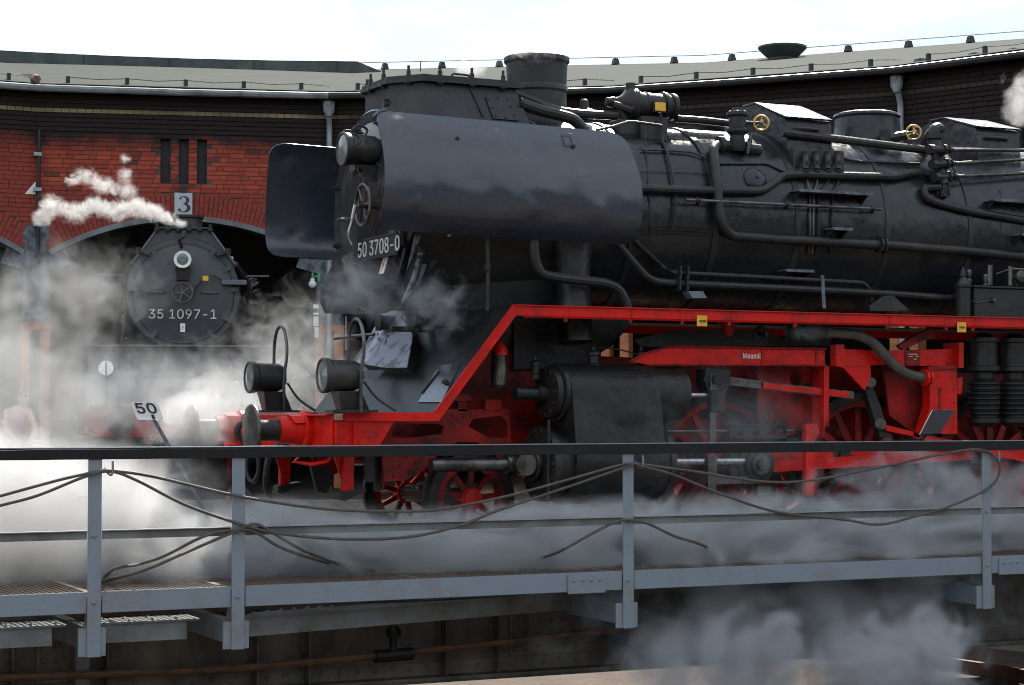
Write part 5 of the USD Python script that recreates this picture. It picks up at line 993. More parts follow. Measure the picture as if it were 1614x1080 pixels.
bar([(1294, 434), (1299, 434), (1302, 486), (1297, 486)], -1.35, .008, COLGREY, 'lamp_iron')
bar([(1085, 459), (1108, 459), (1114, 470), (1092, 470)], -1.25, .12, COLGREY, 'toe_step')
# firebox and cab behind, out of the photograph's right edge
add('firebox', hull([(10.2, y, z) for y, z in ((-.9, 2.0), (.9, 2.0))]+[(XE, y, z) for y, z in ((-.9, 2.0), (.9, 2.0))]+[(x, y, 1.2) for x in (10.3, XE-.1) for y in (-.5, .5)]), BLACK)
for s in (-1, 1): add('cab_side', extr(sbox(XE, 1.5, XE+1.8, 3.9).difference(sbox(XE+.4, 2.9, XE+1.2, 3.5)), s*1.45-.006, s*1.45+.006, XZ), BLACK, smooth=False)
add('cab_front', extr(sbox(-1.44, 2.1, 1.44, 3.9), XE-.01, XE, YZ), BLACK, smooth=False)
add('cab_roof', extr([(1.5*math.sin(t), 3.88+.35*math.cos(t)) for t in np.linspace(-PI/2, PI/2, 14)], XE-.1, XE+1.9, YZ), BLACK)
# ------------------------------------------------------------ the second engine, nose out of gate 3
a35 = A35; O35 = F35
L35 = thing('steam_locomotive', 'dark grey engine 35 1097-1 facing out of gate 3 behind drifting steam', 'locomotive', loc=O35, rotz=PI/2-a35)
def a35_(name, mesh, m, parent=None, **k): return obj(name, mesh, m, parent or L35, **k)
ZS, RS = 3.08, .90
DG = paint('dull_engine_grey', (.045, .05, .055), .5, (.09, .085, .075), .6, 2.5, .2, 18)
BLUEG = paint('apron_blue_grey', (.09, .105, .125), .5, (.12, .11, .1), .6, 2.5, .15, 18)
a35_('boiler', lathe([(2.8, .86), (7.0, .88), (7.05, .98), (9.6, 1.0)], (0, 0, ZS), (1, 0, 0), 48), BOILER)
s_ = a35_('smokebox', lathe([(1.42, .86), (1.45, RS), (2.8, RS)], (0, 0, ZS), (1, 0, 0), 56), DG)
a35_('front_ring', lathe([(1.36, .80), (1.36, .88), (1.42, .9), (1.42, .80)], (0, 0, ZS), (1, 0, 0), 56, True), DG, s_)
d_ = a35_('smokebox_door', lathe([(1.38, .80), (1.33, .78), (1.28, .65), (1.23, .4), (1.21, .2), (1.205, 0)], (0, 0, ZS), (1, 0, 0), 56), DG)
a35_('door_rim', ring((1.34, 0, ZS), (1, 0, 0), .775, .018, 56, 6), DG, d_)
a35_('handwheel', cat_([ring((1.08, 0, ZS), (1, 0, 0), .155, .016)]+[tube([(1.08, 0, ZS), (1.08, .155*math.cos(t), ZS+.155*math.sin(t))], .012, 5) for t in np.arange(5)*2*PI/5]+[cyl((1.05, 0, ZS), (1.22, 0, ZS), .03, seg=8)]), STEEL, d_)
for y in (-.42, .42): a35_('grab_bar', tube(fillet([(1.29, y-.13, ZS+.01), (1.2, y-.13, ZS+.01), (1.2, y+.13, ZS+.01), (1.29, y+.13, ZS+.01)], .02), .012, 6), STEEL, d_)
for t in np.radians([35, 60, 85, 120, 145, 215, 240, 275, 300, 325]): a35_('door_clamp', hull([(1.30+dx, (r)*math.sin(t)+w*math.cos(t), ZS+r*math.cos(t)-w*math.sin(t)) for r in (.70, .86) for w in (-.035, .035) for dx in (0, .05)]), DG, s_)
for s in (-1, 1): a35_('door_dog', cat_([cyl((1.24, s*.52, ZS+.6), (1.36, s*.74, ZS+.66), .03, seg=7), cyl((1.26, s*.7, ZS+.62), (1.26, s*.7, ZS+.72), .045, seg=8)]), IRON, s_)
a35_('lettering', text('35 1097-1', .148, .01, (1.198, 0, ZS-.33), (0, -1, 0), (.12, 0, .99), wide=.98), LETTER, d_)
def wt(c, p): return warning_tag(c, (0, -1, 0), (.1, 0, 1), .075, .135, p)
wt((1.225, 0, ZS-.545), d_)
hl = a35_('headlamp', lathe([(0, .1), (0, .135), (.03, .14), (.05, .125), (.2, .11), (.24, .05)], (1.02, 0, ZS+.52), (1, 0, 0), 28), BLACK)
a35_('lens_rim', lathe([(-.006, .092), (-.012, .135), (.0, .138), (.004, .09)], (1.02, 0, ZS+.52), (1, 0, 0), 28, True), WHITE, hl); a35_('lens', lathe([(0, 0.0), (-.004, .06), (.001, .095)], (1.015, 0, ZS+.52), (1, 0, 0), 24), GLASS, hl)
a35_('lamp_bracket', hull([(1.1, -.12, ZS+.4), (1.1, .12, ZS+.4), (1.22, -.12, ZS+.4), (1.22, .12, ZS+.4), (1.15, -.1, ZS+.2), (1.15, .1, ZS+.2), (1.26, .1, ZS+.2), (1.26, -.1, ZS+.2)]), BLACK, hl)
a35_('hinge_lever', tube([(1.25, .02, ZS+.72), (1.2, .06, ZS+.85), (1.18, .0, ZS+.88), (1.25, -.02, ZS+.98)], .028, 7), IRON, d_)
yt = a35_('yellow_tag', bx(1.1, 1.115, -.40, -.31, ZS+.19, ZS+.27, .004), YELLOW); a35_('tag_wire', tube(smooth_path([(1.11, -.36, ZS+.27), (1.2, -.5, ZS+.27), (1.3, -.7, ZS+.16), (1.36, -.85, ZS+.12)]), .01, 6), IRON, yt)
a35_('tag_arm', tube([(1.11, -.31, ZS+.2), (1.16, -.2, ZS+.08), (1.17, -.16, ZS-.05)], .016, 6), STEEL, yt)
# flared box over the smokebox, chimney
fr = [(-.40, ZS+1.03), (.40, ZS+1.03), (.80, ZS+.48), (.80, ZS+.2), (-.80, ZS+.2), (-.80, ZS+.48)]
pb35 = a35_('preheater_box', extr(fr, 1.47, 2.35, YZ), DG, smooth=False)
a35_('box_lid', bx(1.42, 2.4, -.44, .44, ZS+1.03, ZS+1.07, .01), BLACK, pb35)
for k in range(6): a35_('lid_clamp', cat_([cyl((1.45, -.42+.168*k, ZS+.98), (1.45, -.42+.168*k, ZS+1.12), .03, seg=7), bx(1.40, 1.47, -.46+.168*k, -.38+.168*k, ZS+1.0, ZS+1.05, .008)]), IRON, pb35)
for s in (-1, 1): a35_('box_edge', tube([(1.46, s*.42, ZS+1.02), (1.46, s*.81, ZS+.48)], .022, 6), BLUEG, pb35)
a35_('chimney', lathe([(ZS+.8, .34), (ZS+1.0, .27), (ZS+1.30, .265), (ZS+1.32, .29), (ZS+1.36, .29), (ZS+1.36, .24), (ZS+1.1, .22), (ZS+1.1, 0)], (2.62, 0, 0), (0, 0, 1), 32), BLACK)
a35_('top_valve', cat_([cyl((2.1, .12, ZS+1.0), (2.1, .12, ZS+1.22), .05, seg=8), cyl((2.0, -.3, ZS+1.05), (2.0, .3, ZS+1.05), .04, seg=8)]), IRON)
# running boards, apron, platform, beam
for s in (-1, 1):
    a35_('running_board', bx(1.6, 9.6, s*1.0, s*1.48, 2.22, 2.25), BLACK, smooth=False)
    a35_('valance', bx(1.6, 9.6, s*1.48, s*1.495, 2.15, 2.25), REDD, smooth=False)
ap35 = a35_('apron', hull([(x+o, y, z) for x, z in ((.62, 1.30), (1.05, 2.22)) for y in (-1.44, 1.44) for o in (0, .02)]), BLUEG, smooth=False)
a35_('apron_step', bx(.68, 1.5, -1.44, 1.44, 2.222, 2.245, .004), BLUEG, ap35, smooth=False)
a35_('apron_panel', hull([(x, y, z) for x, z in ((.80, 1.75), (.955, 2.08), (.79, 1.755), (.945, 2.085)) for y in (-.85, .78)]), DG, ap35, smooth=False)
a35_('apron_slot', hull([(x, y, z) for x, z in ((.655, 1.45), (.712, 1.57), (.64, 1.455), (.70, 1.575)) for y in (-.95, .35)]), BLACK, ap35, smooth=False)
for s in (1, -1):
    h = a35_('front_headlamp', lathe([(0, .115), (-.0, .13), (.03, .135), (.05, .12), (.3, .1)], (.5, s*1.13, 1.88), (1, 0, 0), 26), BLACK)
    a35_('lens', lathe([(-.006, .0), (-.004, .115), (.004, .115)], (.5, s*1.13, 1.88), (1, 0, 0), 24), WHITE if s > 0 else GLASS, h)
    a35_('lens_bar', bx(.478, .49, s*1.13-.012, s*1.13+.012, 1.78, 1.98, .003), IRON, h)
    a35_('lamp_post', tube([(.58, s*1.13, 1.3), (.58, s*1.13, 1.77)], .025, 7), IRON, h)
for s in (1, -1): a35_('grab_post', tube(fillet([(.55, s*.93, 1.3), (.55, s*.93, 1.95)], .1), .016, 6), IRON)
b35 = a35_('buffer_beam', bx(.55, .6, -1.45, 1.45, .82, 1.28, .006), REDD, smooth=False)
a35_('front_platform', bx(.5, .7, -1.47, 1.47, 1.281, 1.30, .003), BLACK, smooth=False)
for s in (-1, 1):
    b_ = a35_('buffer', lathe([(.25, .11), (.5, .14), (.55, .17)], (0, s*.875, 1.05), (1, 0, 0), 22), REDD)
    a35_('buffer_disc', lathe([(-.01, 0), (0, .22), (.025, .225), (.04, .1), (.26, .09)], (0, s*.875, 1.05), (1, 0, 0), 26), IRON, b_)
a35_('draw_hook', cat_([bx(.3, .55, -.04, .04, 1.0, 1.08, .02), ring((.3, 0, 1.04), (0, 1, 0), .07, .028, 12)]), IRON)
# wheels and frame below, half lost in steam
for x, R in ((2.5, .5), (4.6, .875), (6.7, .875), (8.8, .875)):
    for s in (-1, 1):
        w = a35_('wheel', lathe([(0, R-.02), (0, R+.02), (.03, R+.02), (.04, R), (.13, R), (.13, R-.1), (.0, R-.1)], (x, s*.69, R), (0, s, 0), 40, True), REDD)
        a35_('spokes', cat_([hull([np.array([x, s*.75, R])+r*np.array([math.cos(t), 0, math.sin(t)])+np.array([wd*math.sin(t), dy, -wd*math.cos(t)]) for r in (.1, R-.09) for wd in (-.03, .03) for dy in (-.02, .02)]) for t in np.arange(13)*2*PI/13]), REDD, w, smooth=False)
a35_('frame', cat_([bx(.6, 9.6, s*.5, s*.54, .7, 1.5) for s in (-1, 1)]), REDD, smooth=False)
for s in (-1, 1): a35_('cylinder', cat_([cyl((1.9, s*1.1, .9), (3.1, s*1.1, .9), .38, seg=28), cyl((1.8, s*1.1, 1.5), (3.2, s*1.1, 1.5), .24, seg=24)]), BLACK)
# pipework and fittings down the side that shows
for s in (-1, 1):
    a35_('handrail', tube([(1.5, s*1.0, ZS+.28), (6.8, s*1.02, ZS+.28), (9.4, s*1.12, ZS+.25)], .018, 6), STEEL)
    a35_('steam_pipe', tube(fillet([(1.6, s*.8, ZS+.5), (2.2, s*1.02, ZS+.2), (2.4, s*1.12, 2.3)], .3), .06, 8), IRON)
    a35_('feed_pipe', tube(fillet([(2.9, s*.65, ZS+.75), (3.6, s*.9, ZS+.5), (3.9, s*1.03, ZS-.1), (6.5, s*1.05, ZS-.3), (7.4, s*1.2, ZS-.9)], .3), .045, 8), IRON)
    a35_('slant_pipe', tube(fillet([(2.4, s*.75, ZS+.66), (4.5, s*1.0, ZS+.4), (7.0, s*1.08, ZS-.5)], .2), .025, 7), BRIGHT)
    for k in range(4): a35_('side_valve', cat_([lathe([(0, .05), (.05, .06), (.07, .03), (.14, .04), (.2, .02)], (3.2+.7*k, s*(.98+.02*k), ZS+.32-.08*(k % 2)), (0, s, .5), 10), cyl((3.2+.7*k, s*.98, ZS+.3), (3.3+.7*k, s*1.16, ZS+.36), .012, seg=6), cyl((3.2+.7*k, s*1.05, ZS+.1), (3.2+.7*k, s*1.08, ZS+.34), .018, seg=6)]), STEEL)
    for k in range(3): a35_('drop_pipe', tube(smooth_path([(2.5+.8*k, s*1.0, ZS+.2), (2.6+.8*k, s*1.1, ZS-.3), (2.55+.8*k, s*1.16, 2.25)]), .016, 6), STEEL)
    rim = [(math.sin(t)*1.32, math.cos(t)*1.24) for t in np.linspace(.25, 2.0, 16)]
    a35_('firebox_edge', tube([(7.2, s*y, ZS+z-.12) for y, z in rim], [.02+.05*math.sin(PI*k/15) for k in range(16)], 7), RUST)
    a35_('edge_rivet', [rivet((7.14, s*y*.985, ZS+z*.985-.12), (-1, 0, 0), .028, 6) for y, z in rim[1:]], BRIGHT, kind='stuff')
    a35_('cab_side', extr(sbox(9.6, 1.5, 11.6, 3.9).difference(sbox(10.2, 2.9, 11.1, 3.5)), s*1.47-.006, s*1.47+.006, XZ), DG, smooth=False)
    a35_('step_iron', bx(1.3, 1.6, s*1.0, s*1.35, ZS+.28, ZS+.30), BLUEG, smooth=False)
a35_('sand_dome', lathe([(ZS+.7, .4), (ZS+1.1, .38), (ZS+1.2, .3), (ZS+1.22, 0)], (4.6, 0, 0), (0, 0, 1), 24), DG)
a35_('cab_front', extr(sbox(-1.46, 2.0, 1.46, 3.9), 9.59, 9.6, YZ), DG, smooth=False)
a35_('cab_roof', extr([(1.5*math.sin(t), 3.88+.35*math.cos(t)) for t in np.linspace(-PI/2, PI/2, 12)], 9.5, 11.7, YZ), DG)
a35_('door_bracket', bx(1.22, 1.38, -1.0, -.60, ZS+.14, ZS+.22, .01), BLUEG)
# ------------------------------------------------------------ signs, lamps, a bystander
p0, u0, n0, _ = bayframe(0)
def onwall(px, py, o=0.0):
    d = ray(px, py); t = ((p0+n0*o-CAM)@n0)/(d@n0); return CAM+d*t
c = onwall(289, 322, .06); e = onwall(303, 322, .06); w_ = abs((e-c)@u0); hgt = onwall(289, 304, .06)[2]-c[2]
sg = thing('gate_number', 'pale square plate with a black figure 3 above the arch of the gate', 'sign')
T = lambda x, z, d: c+u0*x+n0*d+np.array([0, 0, z])
obj('panel', extr(sbox(-w_, -hgt, w_, hgt), -.02, .0, T), mat('sign_grey', {'p': ('principled_bsdf', {'base_color': (.42, .44, .47), 'roughness': .6})}, surface='p.BSDF'), sg, smooth=False)
# a figure 3 with ball ends and thick curves
def stroke(P, W):
    P = np.array(P, float); t = np.gradient(P, axis=0); t /= np.linalg.norm(t, axis=1, keepdims=True); nn = np.stack([-t[:, 1], t[:, 0]], 1); W = np.asarray(W)[:, None]
    return Polygon(np.vstack([P+nn*W, (P-nn*W)[::-1]])).buffer(0)
tt = np.linspace(2.5, -1.55, 24); up_ = stroke([(.9*.42*math.cos(t)-.03, .42+.36*math.sin(t)) for t in tt], .035+.1*np.clip(np.cos(tt), 0, 1)**1.2)
tt = np.linspace(1.55, -2.6, 26); lo_ = stroke([(.5*math.cos(t)-.06, -.36+.42*math.sin(t)) for t in tt], .035+.12*np.clip(np.cos(tt), 0, 1)**1.2)
from shapely.geometry import Point
three = unary_union([up_, lo_, Point(-.30, .60).buffer(.105), Point(-.38, -.55).buffer(.12)])
three = affinity.scale(three, w_*1.25, hgt*.86, origin=(0, 0)); three = affinity.translate(three, w_*.05, 0)
obj('figure', extr(three, .001, .005, T), BLKTXT, sg, smooth=False)
obj('hanger', extr(sbox(-w_*.35, hgt, w_*.35, hgt+.1), -.03, .01, T), IRON, sg, smooth=False)
# the 50 board leaning behind the bridge
Y5 = -1.0; P = [U(x, y, Y5) for x, y in ((206, 634), (247, 634), (257, 662), (217, 662))]
cc = sum(P)/4; ex = (P[1]-P[0]); wd = np.linalg.norm(ex); ex /= wd; ey = (P[0]-P[3]); ht = np.linalg.norm(ey); ey /= ht
s5 = thing('speed_board', 'white leaning board reading 50 on a stake behind the turntable railing', 'sign')
T5 = lambda x, z, d: cc+ex*x+ey*z+np.array([0, -1.0, 0])*d
obj('panel', extr(sbox(-wd/2+.015, -ht/2+.015, wd/2-.015, ht/2-.015).buffer(.015), 0, .008, T5), WHITE, s5, smooth=False)
m = meshkit.text_mesh('50', ht*.56, .004, True); v = np.array(m.vertices); v[:, 0] -= v[:, 0].mean(); v[:, 1] -= v[:, 1].mean(); m.vertices = np.array([T5(x*1.2, z+.14*ht, .009+d) for x, z, d in v]); obj('figures', m, BLKTXT, s5, smooth=False)
foot = U(249, 676, Y5); obj('slot', extr(sbox(-.012+.03, -ht*.46, .012+.03, -ht*.2), .0085, .012, T5), BLKTXT, s5, smooth=False)
bot = T5(.30, -1.30, -.012); bot[2] = -.125; obj('stake', tube([T5(.03, -ht*.3, -.012), bot], .016, 7), COLGREY, s5)
# lamp on the iron column
o = pol(RF, A0+BAY); lp = thing('column_lamp', 'small white globe lamp on a green arm at the iron column', 'lamp')
d1 = np.linalg.norm(o[:2]-CAM[:2]-0)*1.0
gpos = UD(492.5, 448, 33.9)-np.array([0, 0, 0]); ar = UD(503, 436, 33.9)
obj('globe', trimesh.creation.icosphere(3, .068), LAMPBALL, lp) if False else obj('globe', lathe([(.068*math.cos(t)*-1, .068*math.sin(t)+1e-4) for t in np.linspace(0, PI, 14)], gpos, (0, 0, 1), 20), LAMPBALL, lp)
GREEN = paint('green_arm_paint', (.12, .32, .18), .5)
obj('arm', cat_([tube([gpos+[0, 0, .07], gpos+[0, 0, .2]], .018, 6), tube([gpos+[0, 0, .13], gpos+[0, 0, .13]+(ar-gpos)*[1, 1, 0]], .012, 6), cyl(ar+[0, 0, -.08], ar+[0, 0, .08], .02, seg=6)]), GREEN, lp)
obj('socket', cyl(gpos+[0, 0, .055], gpos+[0, 0, .1], .04, seg=10), WHITE, lp)
nb = thing('notice_boards', 'stack of small white notice plates fixed beside the orange column foot', 'notice')
for y0, y1, x0, x1 in ((480, 486, 494, 502), (493, 496, 494, 502), (499, 514, 494, 502), (516, 532, 496, 502)):
    q = [UD(x, y, 33.7) for x, y in ((x0, y0), (x1, y0), (x1, y1), (x0, y1))]; obj('plate', hull(q+[k_+FWD*.03 for k_ in q]), WHITE, nb, smooth=False)
wb = thing('white_window_posts', 'pair of pale upright window bars standing in the next gate', 'frame')
for x0, x1 in ((538, 541), (544, 546)):
    q = [UD(x, y, 36) for x, y in ((x0, 498), (x1, 498), (x1, 552), (x0, 552))]; obj('upright', hull(q+[k_+FWD*.04 for k_ in q]), WHITE, wb, smooth=False)
obj('cross_bar', hull([UD(x, y, 36.1) for x, y in ((538, 514), (546, 514), (538, 516), (546, 516))]+[UD(x, y, 36.13) for x, y in ((538, 514), (546, 516))]), WHITE, wb, smooth=False)
# bystander leaning forward in the steam by the left gate
import manifold3d as m3
def body(bones, edge=.035):
    M = None
    for (a, ra), (b, rb) in bones:
        S = [m3.Manifold.sphere(r, 14).translate(tuple(map(float, p))) for p, r in ((a, ra), (b, rb))]
        h = m3.Manifold.batch_hull(S); M = h if M is None else M+h
    me = M.refine_to_length(edge).to_mesh(); t = trimesh.Trimesh(me.vert_properties[:, :3], me.tri_verts, process=True)
    return trimesh.smoothing.filter_taubin(t, iterations=8)
base = UD(24, 650, 29.6); base[2] = GZ
pr = thing('person', 'person in a sleeveless pink top leaning forward in the steam on the left', 'person', loc=tuple(base))
rx = RGT[:2]/np.linalg.norm(RGT[:2]); fx = np.array([-rx[1], rx[0]])
W3 = lambda r, f, z: np.array([rx[0]*r+fx[0]*f, rx[1]*r+fx[1]*f, z])
pel, chs, nk, hd = W3(-.10, .1, .90), W3(.02, -.02, 1.22), W3(.10, -.06, 1.40), W3(.15, -.10, 1.56)
bones = [((pel, .135), (chs, .135)), ((chs, .135), (W3(.06, -.04, 1.33), .11)), ((W3(.06, -.04, 1.33), .07), (nk, .05)), ((nk, .05), (hd-[0, 0, .05], .055))]
for s in (-1, 1):
    hip, kn, an = pel+W3(s*.085, 0, -.04), pel+W3(s*.10+.02, -.06, -.44), pel+W3(s*.10-.02, .0, -.83)
    bones += [((hip, .09), (kn, .06)), ((kn, .06), (an, .042)), ((an+[0, 0, -.02], .04), (an+W3(.06, -.12, -.03), .03))]
    sh, el, wr = W3(.05+s*.17, -.04+s*.0, 1.32), W3(.12+s*.22, -.16, 1.06), W3(.2+s*.10, -.30, .90)
    bones += [((W3(.05, -.04, 1.31), .08), (sh, .055)), ((sh, .052), (el, .04)), ((el, .04), (wr, .028)), ((wr, .03), (wr+W3(.02, -.05, -.05), .032))]
    for k in range(4): bones.append(((wr+W3(.02+(k-1.5)*.018, -.05, -.05), .011), (wr+W3(.03+(k-1.5)*.02, -.09, -.11+.006*abs(k-1.5)), .009)))
    bones.append(((wr+W3(-s*.02, -.03, -.03), .012), (wr+W3(-s*.05, -.07, -.06), .01)))
bones += [((hd, .085), (hd+W3(.015, -.03, -.06), .06)), ((hd+W3(.02, -.1, -.02), .016), (hd+W3(.02, -.09, .01), .012))]
SKIN = paint('skin', (.52, .32, .24), .5, (.45, .27, .2), .3, 9, .03); PINK = paint('pink_cotton', (.62, .40, .46), .8, (.55, .36, .42), .4, 9, .1, 40); DENIM = paint('grey_blue_cloth', (.16, .2, .26), .85, (.1, .13, .18), .5, 9, .2, 40); HAIR = paint('brown_hair', (.11, .065, .04), .6, (.06, .035, .02), .5, 30, .3, 60)
bd_ = obj('body', body(bones), SKIN, pr)
obj('top', body([((pel+[0, 0, .03], .15), (chs, .152)), ((chs, .15), (W3(.06, -.04, 1.31), .122)), ((W3(-.04, -.03, 1.30), .06), (W3(-.03, -.05, 1.385), .03)), ((W3(.15, -.05, 1.30), .06), (W3(.14, -.05, 1.385), .03))]), PINK, bd_)
tr = []
for s in (-1, 1):
    hip, kn, an = pel+W3(s*.085, 0, -.04), pel+W3(s*.10+.02, -.06, -.44), pel+W3(s*.10-.02, .0, -.80); tr += [((pel+[0, 0, -.02], .145), (hip, .105)), ((hip, .105), (kn, .075)), ((kn, .075), (an, .06))]
obj('trousers', body(tr), DENIM, bd_)
obj('hair', body([((hd+W3(-.015, .02, .03), .088), (hd+W3(-.02, .035, -.04), .075)), ((hd+W3(0, .0, .05), .07), (hd+W3(-.01, .02, .06), .07))]), HAIR, bd_)
obj('sunglasses', cat_([cyl(hd+W3(.015+s*.035, -.083, .01), hd+W3(.015+s*.035, -.095, .01), .026, seg=12) for s in (-1, 1)]+[tube([hd+W3(-.02, -.09, .015), hd+W3(.05, -.09, .015)], .005, 5)]), BLACK, bd_)

# the dark belt of trees across the yard, behind the photographer, that the black sheet metal mirrors
LEAF = mat('tree_leaf', {'o': ('geometry', {}), 'r': ('rgb_ramp', {'ramp': [(0, (.02, .035, .012)), (.5, (.035, .06, .02)), (1, (.055, .085, .03))]}), 'p': ('principled_bsdf', {'roughness': .7})}, [('o.random_per_island', 'r.fac'), ('r.color', 'p.base_color')], surface='p.BSDF')
BARK = paint('tree_bark', (.06, .045, .033), .9, (.03, .024, .02), .6, 6, .4, 20)
def leaves(n, c, r, seed):
    g = np.random.default_rng(seed); d = g.normal(size=(n, 3)); d /= np.linalg.norm(d, axis=1, keepdims=True); q = c+d*r*(g.uniform(.45, 1.0, (n, 1))**.6)*(.75+.5*meshkit.noise(d*2.2+seed))[:, None]
    a = g.normal(size=(n, 3)); b = g.normal(size=(n, 3)); sz = g.uniform(.28, .6, (n, 1)); a *= sz/np.linalg.norm(a, axis=1, keepdims=True); b *= sz/np.linalg.norm(b, axis=1, keepdims=True)
    V = np.stack([q-a, q+b, q+a, q-b], 1).reshape(-1, 3); k = np.arange(n)*4; F = np.vstack([np.stack([k, k+1, k+2], 1), np.stack([k, k+2, k+3], 1)]); return trimesh.Trimesh(V, F, process=False)
wood = []; trunks = []
for k in range(22):
    x = -62+6.0*k+random.uniform(-1.5, 1.5); y = -37+random.uniform(-3, 2)+.004*(x+5)**2*-1; hh_ = random.uniform(9, 12.5)
    wood.append(leaves(900, np.array([x, y, hh_*.56]), np.array([3.6, 3.2, hh_*.44]), 40+k)); trunks.append(cyl((x, y, GZ-.1), (x, y, hh_*.6), .24, .1, 7))
obj('far_wood', wood, LEAF, None, smooth=False, kind='stuff', label='dense belt of dark green trees across the yard behind the photographer', cat='wood')
obj('far_wood_trunks', trunks, BARK, None, smooth=False, kind='stuff', label='brown trunks of the tree belt across the yard behind the photographer', cat='wood')
# ------------------------------------------------------------ steam
def steam(label, c, rad, dens, scale=1.2, thr=.45, soft=.25, g=.35, rot=0.0, col=(.98, .98, .98), stretch=(1, 1, 1), fall=1.0, detail=5, name='steam_cloud', rough=.6, dist=.9):
    c = np.asarray(c, float); rad = np.asarray(rad, float)
    m = trimesh.creation.icosphere(2); v = np.array(m.vertices)*rad; cr, sr = math.cos(rot), math.sin(rot)
    v = np.stack([v[:, 0]*cr-v[:, 1]*sr, v[:, 0]*sr+v[:, 1]*cr, v[:, 2]], 1)+c; m = trimesh.Trimesh(v, m.faces, process=False)
    k = used.get('looks_'+name, 0); used['looks_'+name] = k+1
    mt = mat(f'{name}_{k:03d}_volume', {
        'g': ('geometry', {}), 'mp': ('mapping', {'mapping_type': 'texture', 'location': tuple(c), 'rotation': (0, 0, rot), 'scale': tuple(rad)}),
        'gr': ('gradient_texture', {'gradient_type': 'spherical'}),
        'ms': ('mapping', {'scale': stretch}), 'n': ('noise_texture', {'scale': scale, 'detail': detail, 'roughness': rough, 'distortion': dist}),
        'f': ('math', {'math_type': 'multiply_add', 'value2': fall, 'value3': -thr}),
        'a': ('math', {'math_type': 'add'}),
        'r': ('map_range', {'range_type': 'smoothstep', 'from_min': 0.0, 'from_max': soft, 'to_min': 0.0, 'to_max': dens, 'clamp': True}),
        'e': ('map_range', {'range_type': 'smoothstep', 'from_min': 0.0, 'from_max': .35, 'to_min': 0.0, 'to_max': 1.0, 'clamp': True}),
        'm': ('math', {'math_type': 'multiply'}),
        'v': ('principled_volume', {'color': col, 'anisotropy': g})},
        [('g.position', 'mp.vector'), ('mp.vector', 'gr.vector'), ('g.position', 'ms.vector'), ('ms.vector', 'n.vector'), ('gr.fac', 'f.value1'), ('f.value', 'a.value1'), ('n.fac', 'a.value2'), ('a.value', 'r.value'),
         ('gr.fac', 'e.value'), ('r.result', 'm.value1'), ('e.result', 'm.value2'), ('m.value', 'v.density')], volume='v.volume')
    return obj(name, m, mt, None, smooth=True, kind='stuff', cat='steam', label=label)

def steam_multi(label, blobs, dens, scale, thr, soft, g, fall, name='steam_plume', dist=1.2, detail=7, squash=.8):
    '''one cloud whose body follows several soft lumps (centre, radius)'''
    k = used.get('looks_'+name, 0); used['looks_'+name] = k+1
    nodes = {'g': ('geometry', {}), 'n': ('noise_texture', {'scale': scale, 'detail': detail, 'roughness': .62, 'distortion': dist})}; links = [('g.position', 'n.vector')]; last = None; pts = []
    for i, (c, r) in enumerate(blobs):
        rad = (r, r, r*squash); pts.append(trimesh.creation.icosphere(1).vertices*rad*1.02+c)
        nodes[f'mp{i}'] = ('mapping', {'mapping_type': 'texture', 'location': tuple(map(float, c)), 'scale': rad}); nodes[f'gr{i}'] = ('gradient_texture', {'gradient_type': 'spherical'})
        links += [('g.position', f'mp{i}.vector'), (f'mp{i}.vector', f'gr{i}.vector')]
        if last is None: last = f'gr{i}.fac'
        else:
            nodes[f'a{i}'] = ('math', {'math_type': 'add'}); links += [(last, f'a{i}.value1'), (f'gr{i}.fac', f'a{i}.value2')]; last = f'a{i}.value'
    nodes |= {'f': ('math', {'math_type': 'multiply_add', 'value2': fall, 'value3': -thr}), 'a': ('math', {'math_type': 'add'}), 'r': ('map_range', {'range_type': 'smoothstep', 'from_min': 0.0, 'from_max': soft, 'to_min': 0.0, 'to_max': dens, 'clamp': True}),
        'e': ('map_range', {'range_type': 'smoothstep', 'from_min': 0.0, 'from_max': .45, 'to_min': 0.0, 'to_max': 1.0, 'clamp': True}), 'm': ('math', {'math_type': 'multiply'}), 'v': ('principled_volume', {'color': (.98, .98, .98), 'anisotropy': g})}
    links += [(last, 'f.value1'), ('f.value', 'a.value1'), ('n.fac', 'a.value2'), ('a.value', 'r.value'), (last, 'e.value'), ('r.result', 'm.value1'), ('e.result', 'm.value2'), ('m.value', 'v.density')]
    mt = mat(f'{name}_{k:03d}_volume', nodes, links, volume='v.volume')
    return obj(name, hull(np.vstack(pts)), mt, None, smooth=False, kind='stuff', cat='steam', label=label)
def S(label, px, py, Y, rad, dens, **k): steam(label, U(px, py, Y), rad, dens, **k)
def SD(label, px, py, depth, rad, dens, **k): steam(label, UD(px, py, depth), rad, dens, rot=-YAW, **k)
# low bank on the bridge, thick on the left and thinning under the wheels
steam('thick white steam billowing over the grating behind the left posts', (-3.4, -1.1, .36), (3.7, 1.35, .90), 1.8, scale=1.9, thr=.47, soft=.26, fall=.46, g=.45, dist=.8)
steam('steam cloud rolling from under the front buffers', (-.5, -1.25, .08), (2.6, 1.1, .50), 2.6, scale=2.2, thr=.50, soft=.3, fall=.5, g=.2, dist=.7)
steam('low grey bank of steam drifting along the walkway under the wheels', (4.6, -1.62, .04), (6.8, .74, .50), 6, scale=1.9, thr=.52, soft=.26, fall=.42, g=-.35, stretch=(.8, 1, 1.2), dist=.8, detail=6)
S('thin steam curling in front of the right-hand wheels', 1480, 770, -1.55, (2.1, .55, .6), 2.4, scale=2.8, thr=.62, soft=.25, fall=.42, g=-.3, dist=.9)
S('faint steam hanging about the valve gear', 1160, 690, -1.5, (1.6, .4, .8), .35, scale=2.6, thr=.62, soft=.3, fall=.5, g=-.3)
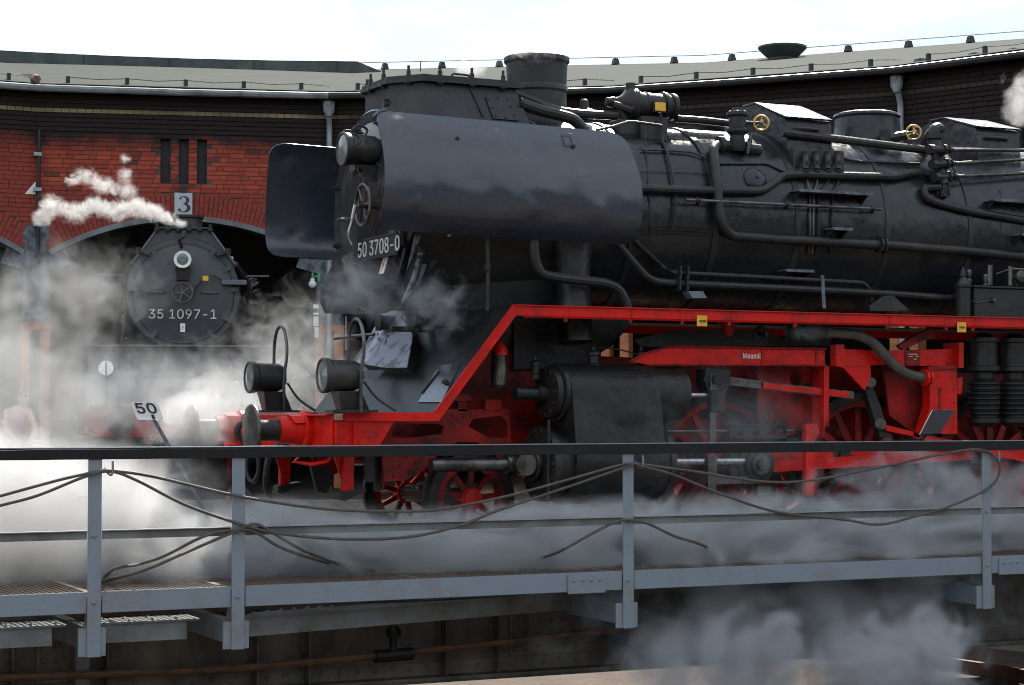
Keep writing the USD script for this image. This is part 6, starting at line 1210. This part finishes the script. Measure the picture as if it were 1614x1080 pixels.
# haze in front of the shed
SD('pale haze of steam drifting across the nose of the second engine', 310, 620, 24, (3.2, 2.2, .95), .26, scale=2.2, thr=.66, soft=.22, fall=.45, g=.0, dist=1.2)
SD('bright bank of steam at the left edge before the shed', -10, 620, 25, (2.2, 2.2, 2.0), .30, scale=1.8, thr=.57, soft=.28, fall=.45, g=.1, dist=1.0)
SD('thin veil of steam beside the second engine', 120, 450, 27, (1.6, 1.5, .9), .3, scale=2.2, thr=.62, soft=.3, fall=.4, g=.1, dist=1.2)
SD('steam wisp hanging between the two engines', 455, 560, 22, (1.1, 1.0, 1.1), .5, scale=3, thr=.66, soft=.25, fall=.45, g=.1, dist=1.4)
# puffs about the nose of the black engine
S('steam puff curling under the number plate', 590, 455, -.2, (.75, .9, .5), 2.2, scale=3.4, thr=.66, soft=.22, fall=.45, g=.0, dist=1.2)
S('steam wisp on the right of the smokebox front', 690, 480, -1.2, (.6, .3, .5), 2, scale=3.8, thr=.68, soft=.22, fall=.45, g=.0, dist=1.2)
S('small steam wisp by the far buffer', 325, 640, .9, (.8, .5, .5), 1.1, scale=3, thr=.6, soft=.25, fall=.5, g=.4)
# plume of the second engine's safety pipe
B = lambda px, py, r: (UD(px, py, 30.4), r)
steam_multi('narrow white jet of steam leaving the second engine and trailing left across the brick wall', [B(286, 353, .13), B(268, 345, .19), B(244, 336, .25), B(215, 326, .30), B(182, 333, .30), B(150, 325, .27), B(118, 336, .30), B(80, 325, .30), B(66, 345, .22)], 8, 5.5, .58, .45, .45, .45, dist=1.8)
steam_multi('torn upper curl of the white jet before the wall slots', [B(200, 302, .26), B(198, 275, .2), B(197, 250, .14), B(165, 292, .28), B(135, 278, .26), B(112, 285, .16)], 5, 5.5, .60, .45, .45, .45, dist=1.8)
# steam under the bridge
S('grey steam rolling out from under the bridge on the right', 1270, 985, -2.2, (3.2, .7, 1.1), 3.2, scale=2.0, thr=.58, soft=.3, fall=.42, g=-.3, dist=.9, detail=6)
S('steam billow at the foot of the picture under the right-hand bracket', 1430, 1065, -3.2, (1.3, .6, .75), 4.2, scale=2.6, thr=.60, soft=.28, fall=.45, g=-.3, dist=.8, detail=6)
S('steam billow low under the middle bracket', 1150, 1050, -2.9, (1.3, .6, .7), 3.2, scale=2.4, thr=.61, soft=.28, fall=.45, g=-.3, dist=.8, detail=6)
# small wisps above
S('wisp of smoke lifting off the chimney mouth', 845, 92, -.1, (.42, .4, .2), 3.5, scale=5, thr=.64, soft=.2, fall=.5, g=.4, name='smoke_wisp')
S('small puff of smoke rising at the right edge above the boiler', 1606, 155, .5, (.25, .3, .5), 2, scale=5, thr=.66, soft=.2, fall=.5, g=.4, name='smoke_wisp')
S('tiny leak of steam above the preheater box', 742, 108, -.3, (.2, .16, .14), 3, scale=7, thr=.62, soft=.2, fall=.5, g=.4, name='smoke_wisp')
S('little jet of steam above the motion beam', 1275, 523, -1.4, (.36, .15, .16), 2.2, scale=7, thr=.64, soft=.3, fall=.5, g=-.2, name='smoke_wisp')
S('steam hiding the disc of the far buffer', 302, 668, .55, (.5, .3, .4), 2.4, scale=4, thr=.56, soft=.3, fall=.6, g=.3)
